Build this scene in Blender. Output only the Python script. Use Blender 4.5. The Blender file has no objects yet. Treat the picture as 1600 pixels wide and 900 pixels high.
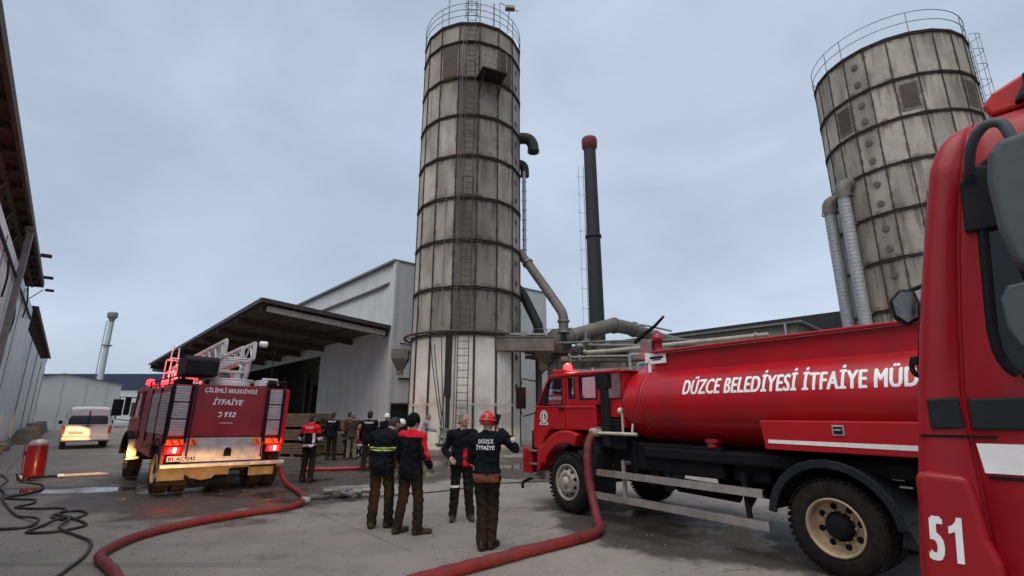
import bpy, bmesh, math, random
import numpy as np
from mathutils import Vector, Matrix, Euler
from mathutils.bvhtree import BVHTree

random.seed(7)
SC = bpy.context.scene
COL = SC.collection
R = math.radians

# ------------------------------------------------------------------ camera
cam_d = bpy.data.cameras.new('camera')
cam = bpy.data.objects.new('camera', cam_d); COL.objects.link(cam)
cam_d.sensor_width = 36.0; cam_d.lens = 775.0/1600.0*36.0
cam_d.clip_start = 0.05; cam_d.clip_end = 3000
cam.location = (0, 0, 1.68)
cam.rotation_euler = (R(90+14.19), 0, 0)
SC.camera = cam

# ------------------------------------------------------------------ world: dusk overcast
SUN_EL, SUN_AZ = 62, 205            # soft overcast light from above and behind the photographer
w = bpy.data.worlds.new('World'); SC.world = w; w.use_nodes = True
nt = w.node_tree; nt.nodes.clear()
def wn(t, **k):
    n = nt.nodes.new(t)
    for a, b in k.items(): setattr(n, a, b)
    return n
out = wn('ShaderNodeOutputWorld')
sky = wn('ShaderNodeTexSky', sky_type='NISHITA', sun_disc=False)
sky.sun_elevation = R(SUN_EL); sky.sun_rotation = R(SUN_AZ); sky.air_density = 1.0; sky.dust_density = 3.0
bg1 = wn('ShaderNodeBackground'); bg1.inputs[1].default_value = 0.05
nt.links.new(sky.outputs[0], bg1.inputs[0])
tc = wn('ShaderNodeTexCoord'); mp = wn('ShaderNodeMapping'); mp.inputs['Scale'].default_value = (1.0, 1.0, 1.9)
mp.inputs['Location'].default_value = (3.3, 1.2, 0.4)
nt.links.new(tc.outputs['Generated'], mp.inputs[0])
nz = wn('ShaderNodeTexNoise'); nz.inputs['Scale'].default_value = 1.9; nz.inputs['Detail'].default_value = 6; nz.inputs['Roughness'].default_value = .5
nz.inputs['Distortion'].default_value = .35
nt.links.new(mp.outputs[0], nz.inputs['Vector'])
rp = wn('ShaderNodeValToRGB')
rp.color_ramp.elements[0].position = .33; rp.color_ramp.elements[0].color = (.285, .345, .435, 1)
rp.color_ramp.elements[1].position = .70; rp.color_ramp.elements[1].color = (.43, .50, .61, 1)
nt.links.new(nz.outputs[0], rp.inputs[0])
bg2 = wn('ShaderNodeBackground'); bg2.inputs[1].default_value = 0.75
nt.links.new(rp.outputs[0], bg2.inputs[0])
mx = wn('ShaderNodeMixShader'); mx.inputs[0].default_value = 0.90
nt.links.new(bg1.outputs[0], mx.inputs[1]); nt.links.new(bg2.outputs[0], mx.inputs[2])
nt.links.new(mx.outputs[0], out.inputs[0])

sd = bpy.data.lights.new('sun', 'SUN'); sd.energy = 1.2; sd.angle = R(65); sd.color = (1.0, .90, .80)
sun = bpy.data.objects.new('sun', sd); COL.objects.link(sun)
sun.rotation_euler = (R(90-SUN_EL), 0, R(180-SUN_AZ))

def spot(name, loc, az, tilt, power, half_h, half_v, color, blend=.35, radius=.06):
    d = bpy.data.lights.new(name, 'SPOT'); d.energy = power; d.color = color
    d.spot_size = 2*R(half_h); d.spot_blend = blend; d.shadow_soft_size = radius
    o = bpy.data.objects.new(name, d); COL.objects.link(o)
    o.location = loc
    o.rotation_euler = (R(90+tilt), 0, -R(az))
    o.scale = (1, math.tan(R(half_v))/math.tan(R(half_h)), 1)
    return o

AZ = -41.2                                    # the yard runs away to the left
U = Vector((math.sin(R(AZ)), math.cos(R(AZ)), 0)); V = Vector((U.y, -U.x, 0))
def yard(s, v, z=0): return U*s + V*v + Vector((0, 0, z))
WARM = (1.0, .50, .16)
spot('headlight_beam', yard(-5.0, 1.65, .80), AZ-2.1, -.45, 15000, 1.9, .95, WARM, .6)
spot('headlight_beam', yard(-5.0, .25, .80), AZ-3.6, .1, 22000, 1.0, 1.5, WARM, .6)
# low beams of the vehicle standing in the alley behind the photographer (sharp upper cut-off)
for vv in (.25, 1.65):
    p = yard(-5.0, vv, .80)
    spot('headlight_beam', p, AZ+4, -5.2, 650, 30, 5.4, WARM, .6)
    spot('headlight_beam', p, AZ+4, -1.3, 2900, 9, 1.9, WARM, .6)

SC.view_settings.view_transform = 'Standard'; SC.view_settings.look = 'None'
SC.view_settings.exposure = 0.98; SC.view_settings.gamma = 1.0
SC.cycles.max_bounces = 6; SC.cycles.transparent_max_bounces = 12
SC.cycles.sample_clamp_indirect = 4.0

# ------------------------------------------------------------------ materials
def mat(name, col, rough=.6, metal=0., var=.25, scale=6., bump=0., bscale=40., coat=0., streak=0., streak_col=None,
        dirt=0., dirt_col=(.06, .05, .04), rvar=.15, emit=None, es=0., spec=.5, stretch=6.):
    m = bpy.data.materials.new(name); m.use_nodes = True
    t = m.node_tree; N = t.nodes; L = t.links
    b = N['Principled BSDF']
    b.inputs['Metallic'].default_value = metal; b.inputs['Coat Weight'].default_value = coat
    b.inputs['Coat Roughness'].default_value = .12; b.inputs['Specular IOR Level'].default_value = spec
    if emit:
        b.inputs['Emission Color'].default_value = (*emit, 1); b.inputs['Emission Strength'].default_value = es
    co = N.new('ShaderNodeTexCoord')
    n = N.new('ShaderNodeTexNoise'); n.inputs['Scale'].default_value = scale; n.inputs['Detail'].default_value = 7; n.inputs['Roughness'].default_value = .6
    L.new(co.outputs['Object'], n.inputs['Vector'])
    r = N.new('ShaderNodeValToRGB')
    r.color_ramp.elements[0].position = .3; r.color_ramp.elements[1].position = .7
    r.color_ramp.elements[0].color = tuple(c*(1-var) for c in col)+(1,)
    r.color_ramp.elements[1].color = tuple(min(1, c*(1+var*.6)) for c in col)+(1,)
    L.new(n.outputs[0], r.inputs[0])
    cur = r.outputs[0]
    def blend(fac, c2):
        nonlocal cur
        x = N.new('ShaderNodeMix'); x.data_type = 'RGBA'
        L.new(fac, x.inputs[0]); L.new(cur, x.inputs[6]); x.inputs[7].default_value = (*c2, 1)
        cur = x.outputs[2]
    def thresh(sock, lo, hi, amt):
        q = N.new('ShaderNodeMapRange'); q.inputs[1].default_value = lo; q.inputs[2].default_value = hi; q.inputs[4].default_value = amt
        L.new(sock, q.inputs[0]); return q.outputs[0]
    if streak:
        mp = N.new('ShaderNodeMapping'); mp.inputs['Scale'].default_value = (stretch, stretch, .35)
        L.new(co.outputs['Object'], mp.inputs[0])
        n2 = N.new('ShaderNodeTexNoise'); n2.inputs['Scale'].default_value = 1.0; n2.inputs['Detail'].default_value = 6
        L.new(mp.outputs[0], n2.inputs['Vector'])
        blend(thresh(n2.outputs[0], .46, .72, streak), streak_col or tuple(c*.4 for c in col))
    if dirt:
        n3 = N.new('ShaderNodeTexNoise'); n3.inputs['Scale'].default_value = scale*.35; n3.inputs['Detail'].default_value = 9; n3.inputs['Roughness'].default_value = .7
        L.new(co.outputs['Object'], n3.inputs['Vector'])
        blend(thresh(n3.outputs[0], .45, .75, dirt), dirt_col)
    L.new(cur, b.inputs['Base Color'])
    q = N.new('ShaderNodeMapRange'); q.inputs[3].default_value = max(.03, rough-rvar); q.inputs[4].default_value = min(1, rough+rvar)
    L.new(n.outputs[0], q.inputs[0]); L.new(q.outputs[0], b.inputs['Roughness'])
    if bump:
        nb = N.new('ShaderNodeTexNoise'); nb.inputs['Scale'].default_value = bscale; nb.inputs['Detail'].default_value = 4
        L.new(co.outputs['Object'], nb.inputs['Vector'])
        bp = N.new('ShaderNodeBump'); bp.inputs['Strength'].default_value = bump; bp.inputs['Distance'].default_value = .02
        L.new(nb.outputs[0], bp.inputs['Height']); L.new(bp.outputs[0], b.inputs['Normal'])
    return m

def glass(name, tint=(.55, .62, .62), trans=.45, rough=.04):
    m = bpy.data.materials.new(name); m.use_nodes = True
    t = m.node_tree; t.nodes.clear()
    o = t.nodes.new('ShaderNodeOutputMaterial'); g = t.nodes.new('ShaderNodeBsdfGlossy'); tr = t.nodes.new('ShaderNodeBsdfTransparent')
    d = t.nodes.new('ShaderNodeBsdfDiffuse'); d.inputs[0].default_value = (.06, .07, .07, 1)
    g.inputs['Roughness'].default_value = rough; g.inputs['Color'].default_value = (.9, .95, 1, 1); tr.inputs[0].default_value = (*tint, 1)
    fr = t.nodes.new('ShaderNodeFresnel'); fr.inputs[0].default_value = 1.42
    a = t.nodes.new('ShaderNodeMixShader'); a.inputs[0].default_value = trans
    t.links.new(d.outputs[0], a.inputs[1]); t.links.new(tr.outputs[0], a.inputs[2])
    c = t.nodes.new('ShaderNodeMixShader')
    t.links.new(fr.outputs[0], c.inputs[0]); t.links.new(a.outputs[0], c.inputs[1]); t.links.new(g.outputs[0], c.inputs[2])
    t.links.new(c.outputs[0], o.inputs[0])
    return m

def lamp_mat(name, col, strength):
    m = bpy.data.materials.new(name); m.use_nodes = True
    b = m.node_tree.nodes['Principled BSDF']; b.inputs['Base Color'].default_value = (*col, 1)
    b.inputs['Emission Color'].default_value = (*col, 1); b.inputs['Emission Strength'].default_value = strength
    b.inputs['Roughness'].default_value = .2
    return m

M = {}
M['red'] = mat('fire_red_paint', (.40, .006, .013), .36, 0, .12, 3, coat=.15, spec=.35, dirt=.22, dirt_col=(.17, .03, .03), bump=.012, bscale=7)
M['red_tank'] = mat('tank_red_paint', (.40, .004, .012), .36, 0, .10, 2, coat=.16, spec=.35, dirt=.18, dirt_col=(.2, .02, .03), streak=.5, streak_col=(.21, .014, .02), bump=.05, bscale=3, stretch=3)
M['red_dull'] = mat('weathered_red_paint', (.27, .009, .020), .45, 0, .2, 3, coat=.15, dirt=.35, dirt_col=(.11, .035, .035), bump=.02, bscale=8)
M['red_near'] = mat('cab_red_paint', (.30, .004, .010), .45, 0, .12, 5, coat=.12, spec=.35, dirt=.22, dirt_col=(.16, .02, .025), bump=.03, bscale=160)
M['white_paint'] = mat('white_lettering', (.82, .82, .82), .5, 0, .08, 9, dirt=.2, dirt_col=(.5, .45, .45))
M['alu'] = mat('aluminium', (.62, .62, .62), .38, .85, .2, 9, dirt=.35, dirt_col=(.2, .18, .16), bump=.02)
M['alu_plate'] = mat('scuffed_aluminium', (.60, .58, .56), .45, .55, .25, 7, dirt=.45, dirt_col=(.22, .19, .17), bump=.05, bscale=14)
M['shutter'] = mat('grey_shutter', (.42, .41, .42), .5, .4, .2, 5, dirt=.4, dirt_col=(.2, .18, .18))
M['black'] = mat('black_plastic', (.008, .008, .010), .6, 0, .3, 12, spec=.22, bump=.03)
M['chassis'] = mat('chassis_black', (.007, .007, .009), .75, 0, .4, 9, spec=.15, dirt=.3, dirt_col=(.03, .027, .025))
M['rubber'] = mat('tyre_rubber', (.015, .0135, .0135), .9, 0, .35, 9, spec=.12, dirt=.5, dirt_col=(.06, .05, .042), bump=.08, bscale=60)
M['rim_tan'] = mat('tan_wheel_paint', (.42, .33, .22), .55, .1, .3, 10, dirt=.5, dirt_col=(.09, .06, .04), bump=.04)
M['rim_grey'] = mat('grey_wheel_paint', (.40, .37, .33), .55, .2, .3, 10, dirt=.5, dirt_col=(.10, .075, .05), bump=.04)
M['mudguard'] = mat('dark_mudguard', (.011, .014, .018), .6, 0, .3, 8, spec=.25, dirt=.3, dirt_col=(.05, .045, .04))
M['glass'] = glass('vehicle_glass', (.62, .68, .66), .88)
M['glass_dark'] = glass('dark_glass', (.22, .25, .25), .85)
M['mirror_grey'] = mat('mirror_housing', (.050, .066, .075), .6, 0, .2, 20, bump=.06, bscale=220)
M['mirror'] = mat('mirror_face', (.7, .75, .8), .06, 1., .05)
M['mirror_dull'] = mat('mirror_dull', (.17, .155, .15), .2, 1., .4, 14)
M['beacon'] = lamp_mat('red_beacon', (1.0, .02, .025), 3.2)
M['beacon_core'] = lamp_mat('beacon_core', (1.0, .22, .16), 14)
M['tail'] = lamp_mat('tail_lamp', (1.0, .02, .03), 2.2)
M['tail_core'] = lamp_mat('tail_lamp_core', (1.0, .30, .16), 8)
M['lens_red'] = mat('red_lens', (.45, .02, .015), .2, 0, .1, 20)
M['amber'] = mat('amber_reflector', (.85, .30, .04), .35, 0, .1, 12)
M['reflex_red'] = mat('red_reflector', (.60, .04, .02), .35, 0, .1, 12)
M['headlamp'] = lamp_mat('headlamp_lens', (1.0, .9, .7), 3)
M['skirt'] = mat('muddy_skirt', (.26, .20, .13), .7, .1, .35, 6, dirt=.6, dirt_col=(.07, .05, .035), bump=.15, bscale=12)
M['ladder_white'] = mat('pale_ladder_paint', (.66, .66, .66), .5, .1, .15, 8, dirt=.25, dirt_col=(.3, .29, .28))
M['steel'] = mat('grey_steel', (.22, .22, .22), .5, .5, .3, 8, dirt=.4, dirt_col=(.09, .06, .045))
M['rust'] = mat('rusty_steel', (.085, .055, .042), .75, .15, .4, 5, dirt=.5, dirt_col=(.03, .024, .02), bump=.1)
M['galv'] = mat('galvanised_duct', (.36, .37, .38), .55, .35, .2, 4, dirt=.35, dirt_col=(.2, .2, .2))
M['duct'] = mat('weathered_duct', (.16, .15, .135), .65, .25, .3, 3, dirt=.65, dirt_col=(.08, .065, .05), bump=.04)
M['brown_box'] = mat('stained_box_steel', (.19, .15, .12), .75, .1, .35, 2.5, dirt=.5, dirt_col=(.06, .045, .035), bump=.08)
M['pale_pipe'] = mat('cream_pipe', (.36, .33, .27), .65, .05, .25, 4, dirt=.35, dirt_col=(.15, .12, .09))
M['dark'] = mat('dark_steel', (.020, .019, .020), .7, .2, .3, 6, bump=.04)
M['chimney'] = mat('chimney_black', (.020, .024, .028), .7, .2, .3, 1.5, dirt=.4, dirt_col=(.045, .04, .036), bump=.06, bscale=8)
M['cap_red'] = mat('chimney_cap_red', (.13, .014, .013), .7, 0, .3, 4)
M['ring_dark'] = mat('silo_ribs', (.042, .030, .024), .8, .1, .5, 3, dirt=.5, dirt_col=(.085, .05, .034))
M['wood'] = mat('sawn_timber', (.13, .095, .065), .85, 0, .35, 7, dirt=.4, dirt_col=(.07, .05, .035), bump=.1)
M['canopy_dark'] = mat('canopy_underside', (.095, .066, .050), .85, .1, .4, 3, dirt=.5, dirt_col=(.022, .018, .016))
M['canopy_top'] = mat('canopy_sheet', (.05, .045, .045), .6, .3, .3, 3)
M['canopy_beam'] = mat('pale_beam', (.34, .30, .28), .7, 0, .2, 3, dirt=.4, dirt_col=(.16, .12, .10))
M['concrete_base'] = mat('stained_plinth', (.16, .145, .13), .85, 0, .3, 3, bump=.15)
M['red_hose'] = mat('red_suction_hose', (.150, .010, .016), .7, 0, .3, 5, dirt=.75, dirt_col=(.075, .035, .032), bump=.12, bscale=70)
M['black_hose'] = mat('black_rubber_hose', (.012, .011, .011), .55, 0, .3, 8)
M['ext_red'] = mat('extinguisher_red', (.36, .012, .012), .35, 0, .15, 5, coat=.3, dirt=.3, dirt_col=(.12, .02, .02))
M['pale_metal'] = mat('pale_metal', (.62, .57, .48), .4, .3, .2, 8)
M['van_white'] = mat('van_white_paint', (.66, .65, .64), .35, 0, .08, 3, coat=.4, dirt=.3, dirt_col=(.36, .32, .28))
M['plate'] = mat('number_plate', (.72, .70, .62), .45, 0, .08, 10)
M['shed_white'] = mat('pale_shed_sheet', (.50, .53, .55), .6, 0, .08, .5, streak=.25, streak_col=(.40, .42, .44), stretch=1.5)
M['blue_sheet'] = mat('blue_cladding', (.024, .036, .085), .6, 0, .2, .4)
M['tower_grey'] = mat('tower_grey', (.45, .50, .56), .7, .0, .10, .6)  # pale tone carries the tower's fade into distance haze
M['beige_wall'] = mat('beige_cladding', (.25, .235, .21), .75, 0, .2, .7, streak=.4, streak_col=(.17, .15, .125), stretch=2)
M['dark_roof'] = mat('dark_parapet', (.020, .021, .025), .6, .2, .2, 1)
M['skin'] = mat('skin', (.42, .24, .17), .55, 0, .12, 20)
M['eye'] = mat('eye_dark', (.02, .015, .012), .3, 0, .1, 20)

def cladding(name, col, pitch, axis='X', dirt=.35, dirt_col=(.2, .19, .17), depth=.5, streak=.5, rough=.6):
    """profiled sheet: vertical ribs by bump, streaks of weathering"""
    m = mat(name, col, rough, .1, .10, .8, streak=streak, streak_col=tuple(c*.62 for c in col), dirt=dirt, dirt_col=dirt_col, stretch=1.6)
    t = m.node_tree; b = t.nodes['Principled BSDF']
    co = t.nodes.new('ShaderNodeTexCoord'); wv = t.nodes.new('ShaderNodeTexWave'); wv.bands_direction = axis
    wv.inputs['Scale'].default_value = math.pi*2/(20*pitch)
    t.links.new(co.outputs['Object'], wv.inputs['Vector'])
    pw = t.nodes.new('ShaderNodeMath'); pw.operation = 'POWER'; pw.inputs[1].default_value = 6
    t.links.new(wv.outputs['Fac'], pw.inputs[0])
    bp = t.nodes.new('ShaderNodeBump'); bp.inputs['Strength'].default_value = depth; bp.inputs['Distance'].default_value = .03
    t.links.new(pw.outputs[0], bp.inputs['Height']); t.links.new(bp.outputs[0], b.inputs['Normal'])
    return m
M['clad'] = cladding('grey_cladding_front', (.56, .575, .57), 1.0, 'Y', .25, (.3, .28, .25), .25, .3)
M['clad_side'] = cladding('grey_cladding_side', (.60, .61, .60), 1.0, 'X', .25, (.3, .28, .25), .25, .3)
M['clad_left'] = cladding('left_wall_panels', (.78, .79, .79), 5.0, 'X', .55, (.40, .37, .33), .2, .45)

def silo_mat(name, col, stain, amt, edge=.75):
    """panel paint with a tone per panel, grime along the panel joints and run-off stains below the flanges"""
    m = mat(name, col, .72, .05, .20, .55, streak=amt, streak_col=stain, dirt=.65, dirt_col=tuple(c*.55 for c in stain), bump=.05, bscale=3, stretch=1.5)
    t = m.node_tree; N = t.nodes; L = t.links; b = N['Principled BSDF']
    src = b.inputs['Base Color'].links[0].from_socket
    uv = N.new('ShaderNodeUVMap'); uv.uv_map = 'panel'; sp = N.new('ShaderNodeSeparateXYZ'); L.new(uv.outputs[0], sp.inputs[0])
    def mth(op, a, c=None):
        n = N.new('ShaderNodeMath'); n.operation = op
        for i, x in enumerate((a, c)):
            if x is None: continue
            if isinstance(x, (int, float)): n.inputs[i].default_value = x
            else: L.new(x, n.inputs[i])
        return n.outputs[0]
    ex = mth('ABSOLUTE', mth('SUBTRACT', sp.outputs[0], .5)); ey = mth('ABSOLUTE', mth('SUBTRACT', sp.outputs[1], .5))
    e_ = mth('MAXIMUM', mth('MULTIPLY', ex, .96), ey)
    co = N.new('ShaderNodeTexCoord'); nz = N.new('ShaderNodeTexNoise'); nz.inputs['Scale'].default_value = 2.6; nz.inputs['Detail'].default_value = 7; nz.inputs['Roughness'].default_value = .65
    L.new(co.outputs['Object'], nz.inputs['Vector'])
    e_ = mth('ADD', e_, mth('MULTIPLY', mth('SUBTRACT', nz.outputs[0], .52), .5))
    q = N.new('ShaderNodeMapRange'); q.interpolation_type = 'SMOOTHSTEP'; q.inputs[1].default_value = .37; q.inputs[2].default_value = .50; q.inputs[4].default_value = edge; L.new(e_, q.inputs[0])
    x = N.new('ShaderNodeMix'); x.data_type = 'RGBA'; L.new(q.outputs[0], x.inputs[0]); L.new(src, x.inputs[6]); x.inputs[7].default_value = (*[c*.75 for c in stain], 1)
    # run-off under each flange
    mp = N.new('ShaderNodeMapping'); mp.inputs['Scale'].default_value = (5.5, 5.5, .22); L.new(co.outputs['Object'], mp.inputs[0])
    n2 = N.new('ShaderNodeTexNoise'); n2.inputs['Scale'].default_value = 1; n2.inputs['Detail'].default_value = 5; L.new(mp.outputs[0], n2.inputs['Vector'])
    r_ = mth('ADD', n2.outputs[0], mth('MULTIPLY', mth('SUBTRACT', sp.outputs[1], .6), .28))
    q2 = N.new('ShaderNodeMapRange'); q2.interpolation_type = 'SMOOTHSTEP'; q2.inputs[1].default_value = .55; q2.inputs[2].default_value = .72; q2.inputs[4].default_value = .8*edge; L.new(r_, q2.inputs[0])
    x2 = N.new('ShaderNodeMix'); x2.data_type = 'RGBA'; L.new(q2.outputs[0], x2.inputs[0]); L.new(x.outputs[2], x2.inputs[6]); x2.inputs[7].default_value = (*[c*.8 for c in stain], 1)
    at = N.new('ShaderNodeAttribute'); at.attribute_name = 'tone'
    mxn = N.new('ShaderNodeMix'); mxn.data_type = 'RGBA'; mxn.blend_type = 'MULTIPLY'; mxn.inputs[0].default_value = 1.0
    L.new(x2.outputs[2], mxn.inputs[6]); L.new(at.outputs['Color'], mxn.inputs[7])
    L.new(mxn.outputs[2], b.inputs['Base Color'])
    return m
M['silo_base'] = silo_mat('silo_base_paint', (.70, .67, .60), (.42, .36, .28), .30, .35)
M['silo_wall'] = silo_mat('silo_panels', (.41, .375, .315), (.135, .102, .078), .72, .88)

def ground_mat():
    m = bpy.data.materials.new('yard_concrete'); m.use_nodes = True
    t = m.node_tree; N = t.nodes; L = t.links; b = N['Principled BSDF']
    g = N.new('ShaderNodeNewGeometry')
    def noise(s, d=6, r=.6, v=None):
        n = N.new('ShaderNodeTexNoise'); n.inputs['Scale'].default_value = s; n.inputs['Detail'].default_value = d; n.inputs['Roughness'].default_value = r
        L.new(v or g.outputs['Position'], n.inputs['Vector']); return n.outputs[0]
    def math_(op, a, c=None, cl=False):
        n = N.new('ShaderNodeMath'); n.operation = op; n.use_clamp = cl
        for i, x in enumerate((a, c)):
            if x is None: continue
            if isinstance(x, (int, float)): n.inputs[i].default_value = x
            else: L.new(x, n.inputs[i])
        return n.outputs[0]
    def mrange(x, a, c, lo=0., hi=1.):
        n = N.new('ShaderNodeMapRange'); n.interpolation_type = 'SMOOTHSTEP'
        for i, v in zip((1, 2, 3, 4), (a, c, lo, hi)): n.inputs[i].default_value = v
        L.new(x, n.inputs[0]); return n.outputs[0]
    def mix(f, a, c):
        n = N.new('ShaderNodeMix'); n.data_type = 'RGBA'
        L.new(f, n.inputs[0])
        for i, x in ((6, a), (7, c)):
            if isinstance(x, tuple): n.inputs[i].default_value = (*x, 1)
            else: L.new(x, n.inputs[i])
        return n.outputs[2]
    big = noise(.22, 5); mid = noise(1.1, 7, .65); fine = noise(24, 6, .75); grit = noise(130, 2, .7)
    c = mix(mrange(big, .35, .68), (.200, .180, .160), (.27, .245, .220))
    c = mix(mrange(mid, .40, .70, 0, .65), c, (.125, .112, .100))
    c = mix(mrange(fine, .38, .66, 0, .5), c, (.29, .268, .24))
    c = mix(mrange(grit, .55, .72, 0, .35), c, (.075, .068, .062))
    # dark oil and tyre stains
    oil = mrange(noise(.55, 8, .72), .58, .70, 0, .55)
    c = mix(oil, c, (.075, .068, .062))
    # tyre tracks down the yard and fine cracks
    tm = N.new('ShaderNodeMapping'); tm.inputs['Rotation'].default_value = (0, 0, R(-131.2)); tm.inputs['Scale'].default_value = (.07, 2.1, 1)
    L.new(g.outputs['Position'], tm.inputs[0])
    tr_ = mrange(noise(1.0, 4, .55, tm.outputs[0]), .56, .70, 0, .5)
    c = mix(tr_, c, (.098, .088, .078))
    vo = N.new('ShaderNodeTexVoronoi'); vo.feature = 'DISTANCE_TO_EDGE'; vo.inputs['Scale'].default_value = .42
    wv_ = N.new('ShaderNodeVectorMath'); wv_.operation = 'ADD'; sc_ = N.new('ShaderNodeVectorMath'); sc_.operation = 'SCALE'; sc_.inputs['Scale'].default_value = .9
    nn_ = N.new('ShaderNodeTexNoise'); nn_.inputs['Scale'].default_value = 1.1; nn_.inputs['Detail'].default_value = 8; nn_.inputs['Roughness'].default_value = .7
    L.new(g.outputs['Position'], nn_.inputs['Vector']); L.new(nn_.outputs['Color'], sc_.inputs[0]); L.new(g.outputs['Position'], wv_.inputs[0]); L.new(sc_.outputs[0], wv_.inputs[1]); L.new(wv_.outputs[0], vo.inputs['Vector'])
    crk = math_('MULTIPLY', mrange(vo.outputs['Distance'], .003, .010, 1, 0), mrange(noise(.5, 3), .5, .62, 0, .7))
    c = mix(crk, c, (.04, .036, .032))
    spk = mrange(noise(55, 3, .8), .60, .68, 0, .5); c = mix(spk, c, (.34, .315, .285))
    # slab joints on the yard axes
    mp = N.new('ShaderNodeMapping'); mp.inputs['Rotation'].default_value = (0, 0, R(-131.2))
    L.new(g.outputs['Position'], mp.inputs[0])
    dist = N.new('ShaderNodeVectorMath'); dist.operation = 'ADD'
    nv = N.new('ShaderNodeTexNoise'); nv.inputs['Scale'].default_value = 1.3; nv.inputs['Detail'].default_value = 5
    L.new(g.outputs['Position'], nv.inputs['Vector'])
    sc = N.new('ShaderNodeVectorMath'); sc.operation = 'SCALE'; sc.inputs['Scale'].default_value = .16
    L.new(nv.outputs['Color'], sc.inputs[0]); L.new(mp.outputs[0], dist.inputs[0]); L.new(sc.outputs[0], dist.inputs[1])
    sp = N.new('ShaderNodeSeparateXYZ'); L.new(dist.outputs[0], sp.inputs[0])
    def joint(x, per, off, wd):
        a = math_('ADD', x, off); a = math_('DIVIDE', a, per); a = math_('FRACT', a); a = math_('SUBTRACT', a, .5); a = math_('ABSOLUTE', a)
        return mrange(a, wd/per, wd/per*2.2, 1, 0)
    j = math_('MAXIMUM', joint(sp.outputs[0], 5.2, 2.0, .012), joint(sp.outputs[1], 4.6, 1.2, .012))
    j = math_('MULTIPLY', j, mrange(noise(.35, 4), .42, .62, .0, .75))
    c = mix(j, c, (.045, .04, .036))
    # wet ground: pools of run-off from the hoses
    def pool(x, y, rx, ry, rot):
        mm = N.new('ShaderNodeMapping'); mm.vector_type = 'TEXTURE'
        mm.inputs['Location'].default_value = (x, y, 0); mm.inputs['Rotation'].default_value = (0, 0, R(rot)); mm.inputs['Scale'].default_value = (rx, ry, 1)
        L.new(g.outputs['Position'], mm.inputs[0])
        ln = N.new('ShaderNodeVectorMath'); ln.operation = 'LENGTH'; L.new(mm.outputs[0], ln.inputs[0])
        return ln.outputs['Value']
    pools = [(-4.6, 17.6, 7.5, 3.6, -4), (.2, 17.2, 3.2, 3.6, 0), (-7.3, 12.6, 2.6, 4.6, 42), (-9.6, 12.0, 3.4, .8, 8), (-5.2, 14.6, 4.6, 2.4, 10), (2.4, 7.6, 2.0, 1.0, -40), (2.6, 8.4, 2.6, 1.6, 125), (.35, 7.05, .55, .22, 30), (-4.2, 10.6, 1.6, .45, 14)]
    f = None
    for p in pools:
        d = pool(*p); f = d if f is None else math_('MINIMUM', f, d)
    f = math_('ADD', f, math_('MULTIPLY', math_('SUBTRACT', noise(.9, 8, .65), .5), 1.6))
    wet = mrange(f, 1.18, .86, 0, 1)
    puddle = math_('MULTIPLY', mrange(f, .78, .50, 0, 1), mrange(noise(.55, 5, .55), .46, .56))
    c = mix(math_('MULTIPLY', wet, .86), c, (.034, .028, .024))
    L.new(c, b.inputs['Base Color'])
    ro = mrange(fine, .2, .8, .70, .92)
    rr = N.new('ShaderNodeMix'); rr.data_type = 'FLOAT'; L.new(wet, rr.inputs[0]); L.new(ro, rr.inputs[2]); rr.inputs[3].default_value = .55
    sx = N.new('ShaderNodeMix'); sx.data_type = 'FLOAT'; L.new(wet, sx.inputs[0]); sx.inputs[2].default_value = .35; sx.inputs[3].default_value = .28; L.new(sx.outputs[0], b.inputs['Specular IOR Level'])
    r2 = N.new('ShaderNodeMix'); r2.data_type = 'FLOAT'; L.new(puddle, r2.inputs[0]); L.new(rr.outputs[0], r2.inputs[2]); r2.inputs[3].default_value = .10
    L.new(r2.outputs[0], b.inputs['Roughness'])
    h = math_('ADD', math_('MULTIPLY', fine, .5), math_('MULTIPLY', grit, .5)); h = math_('SUBTRACT', h, math_('MULTIPLY', j, 1.0))
    bp = N.new('ShaderNodeBump'); bp.inputs['Distance'].default_value = .012
    st = math_('MULTIPLY', math_('SUBTRACT', 1.0, puddle), .55); L.new(st, bp.inputs['Strength'])
    L.new(h, bp.inputs['Height']); L.new(bp.outputs[0], b.inputs['Normal'])
    return m
M['ground'] = ground_mat()

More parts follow.
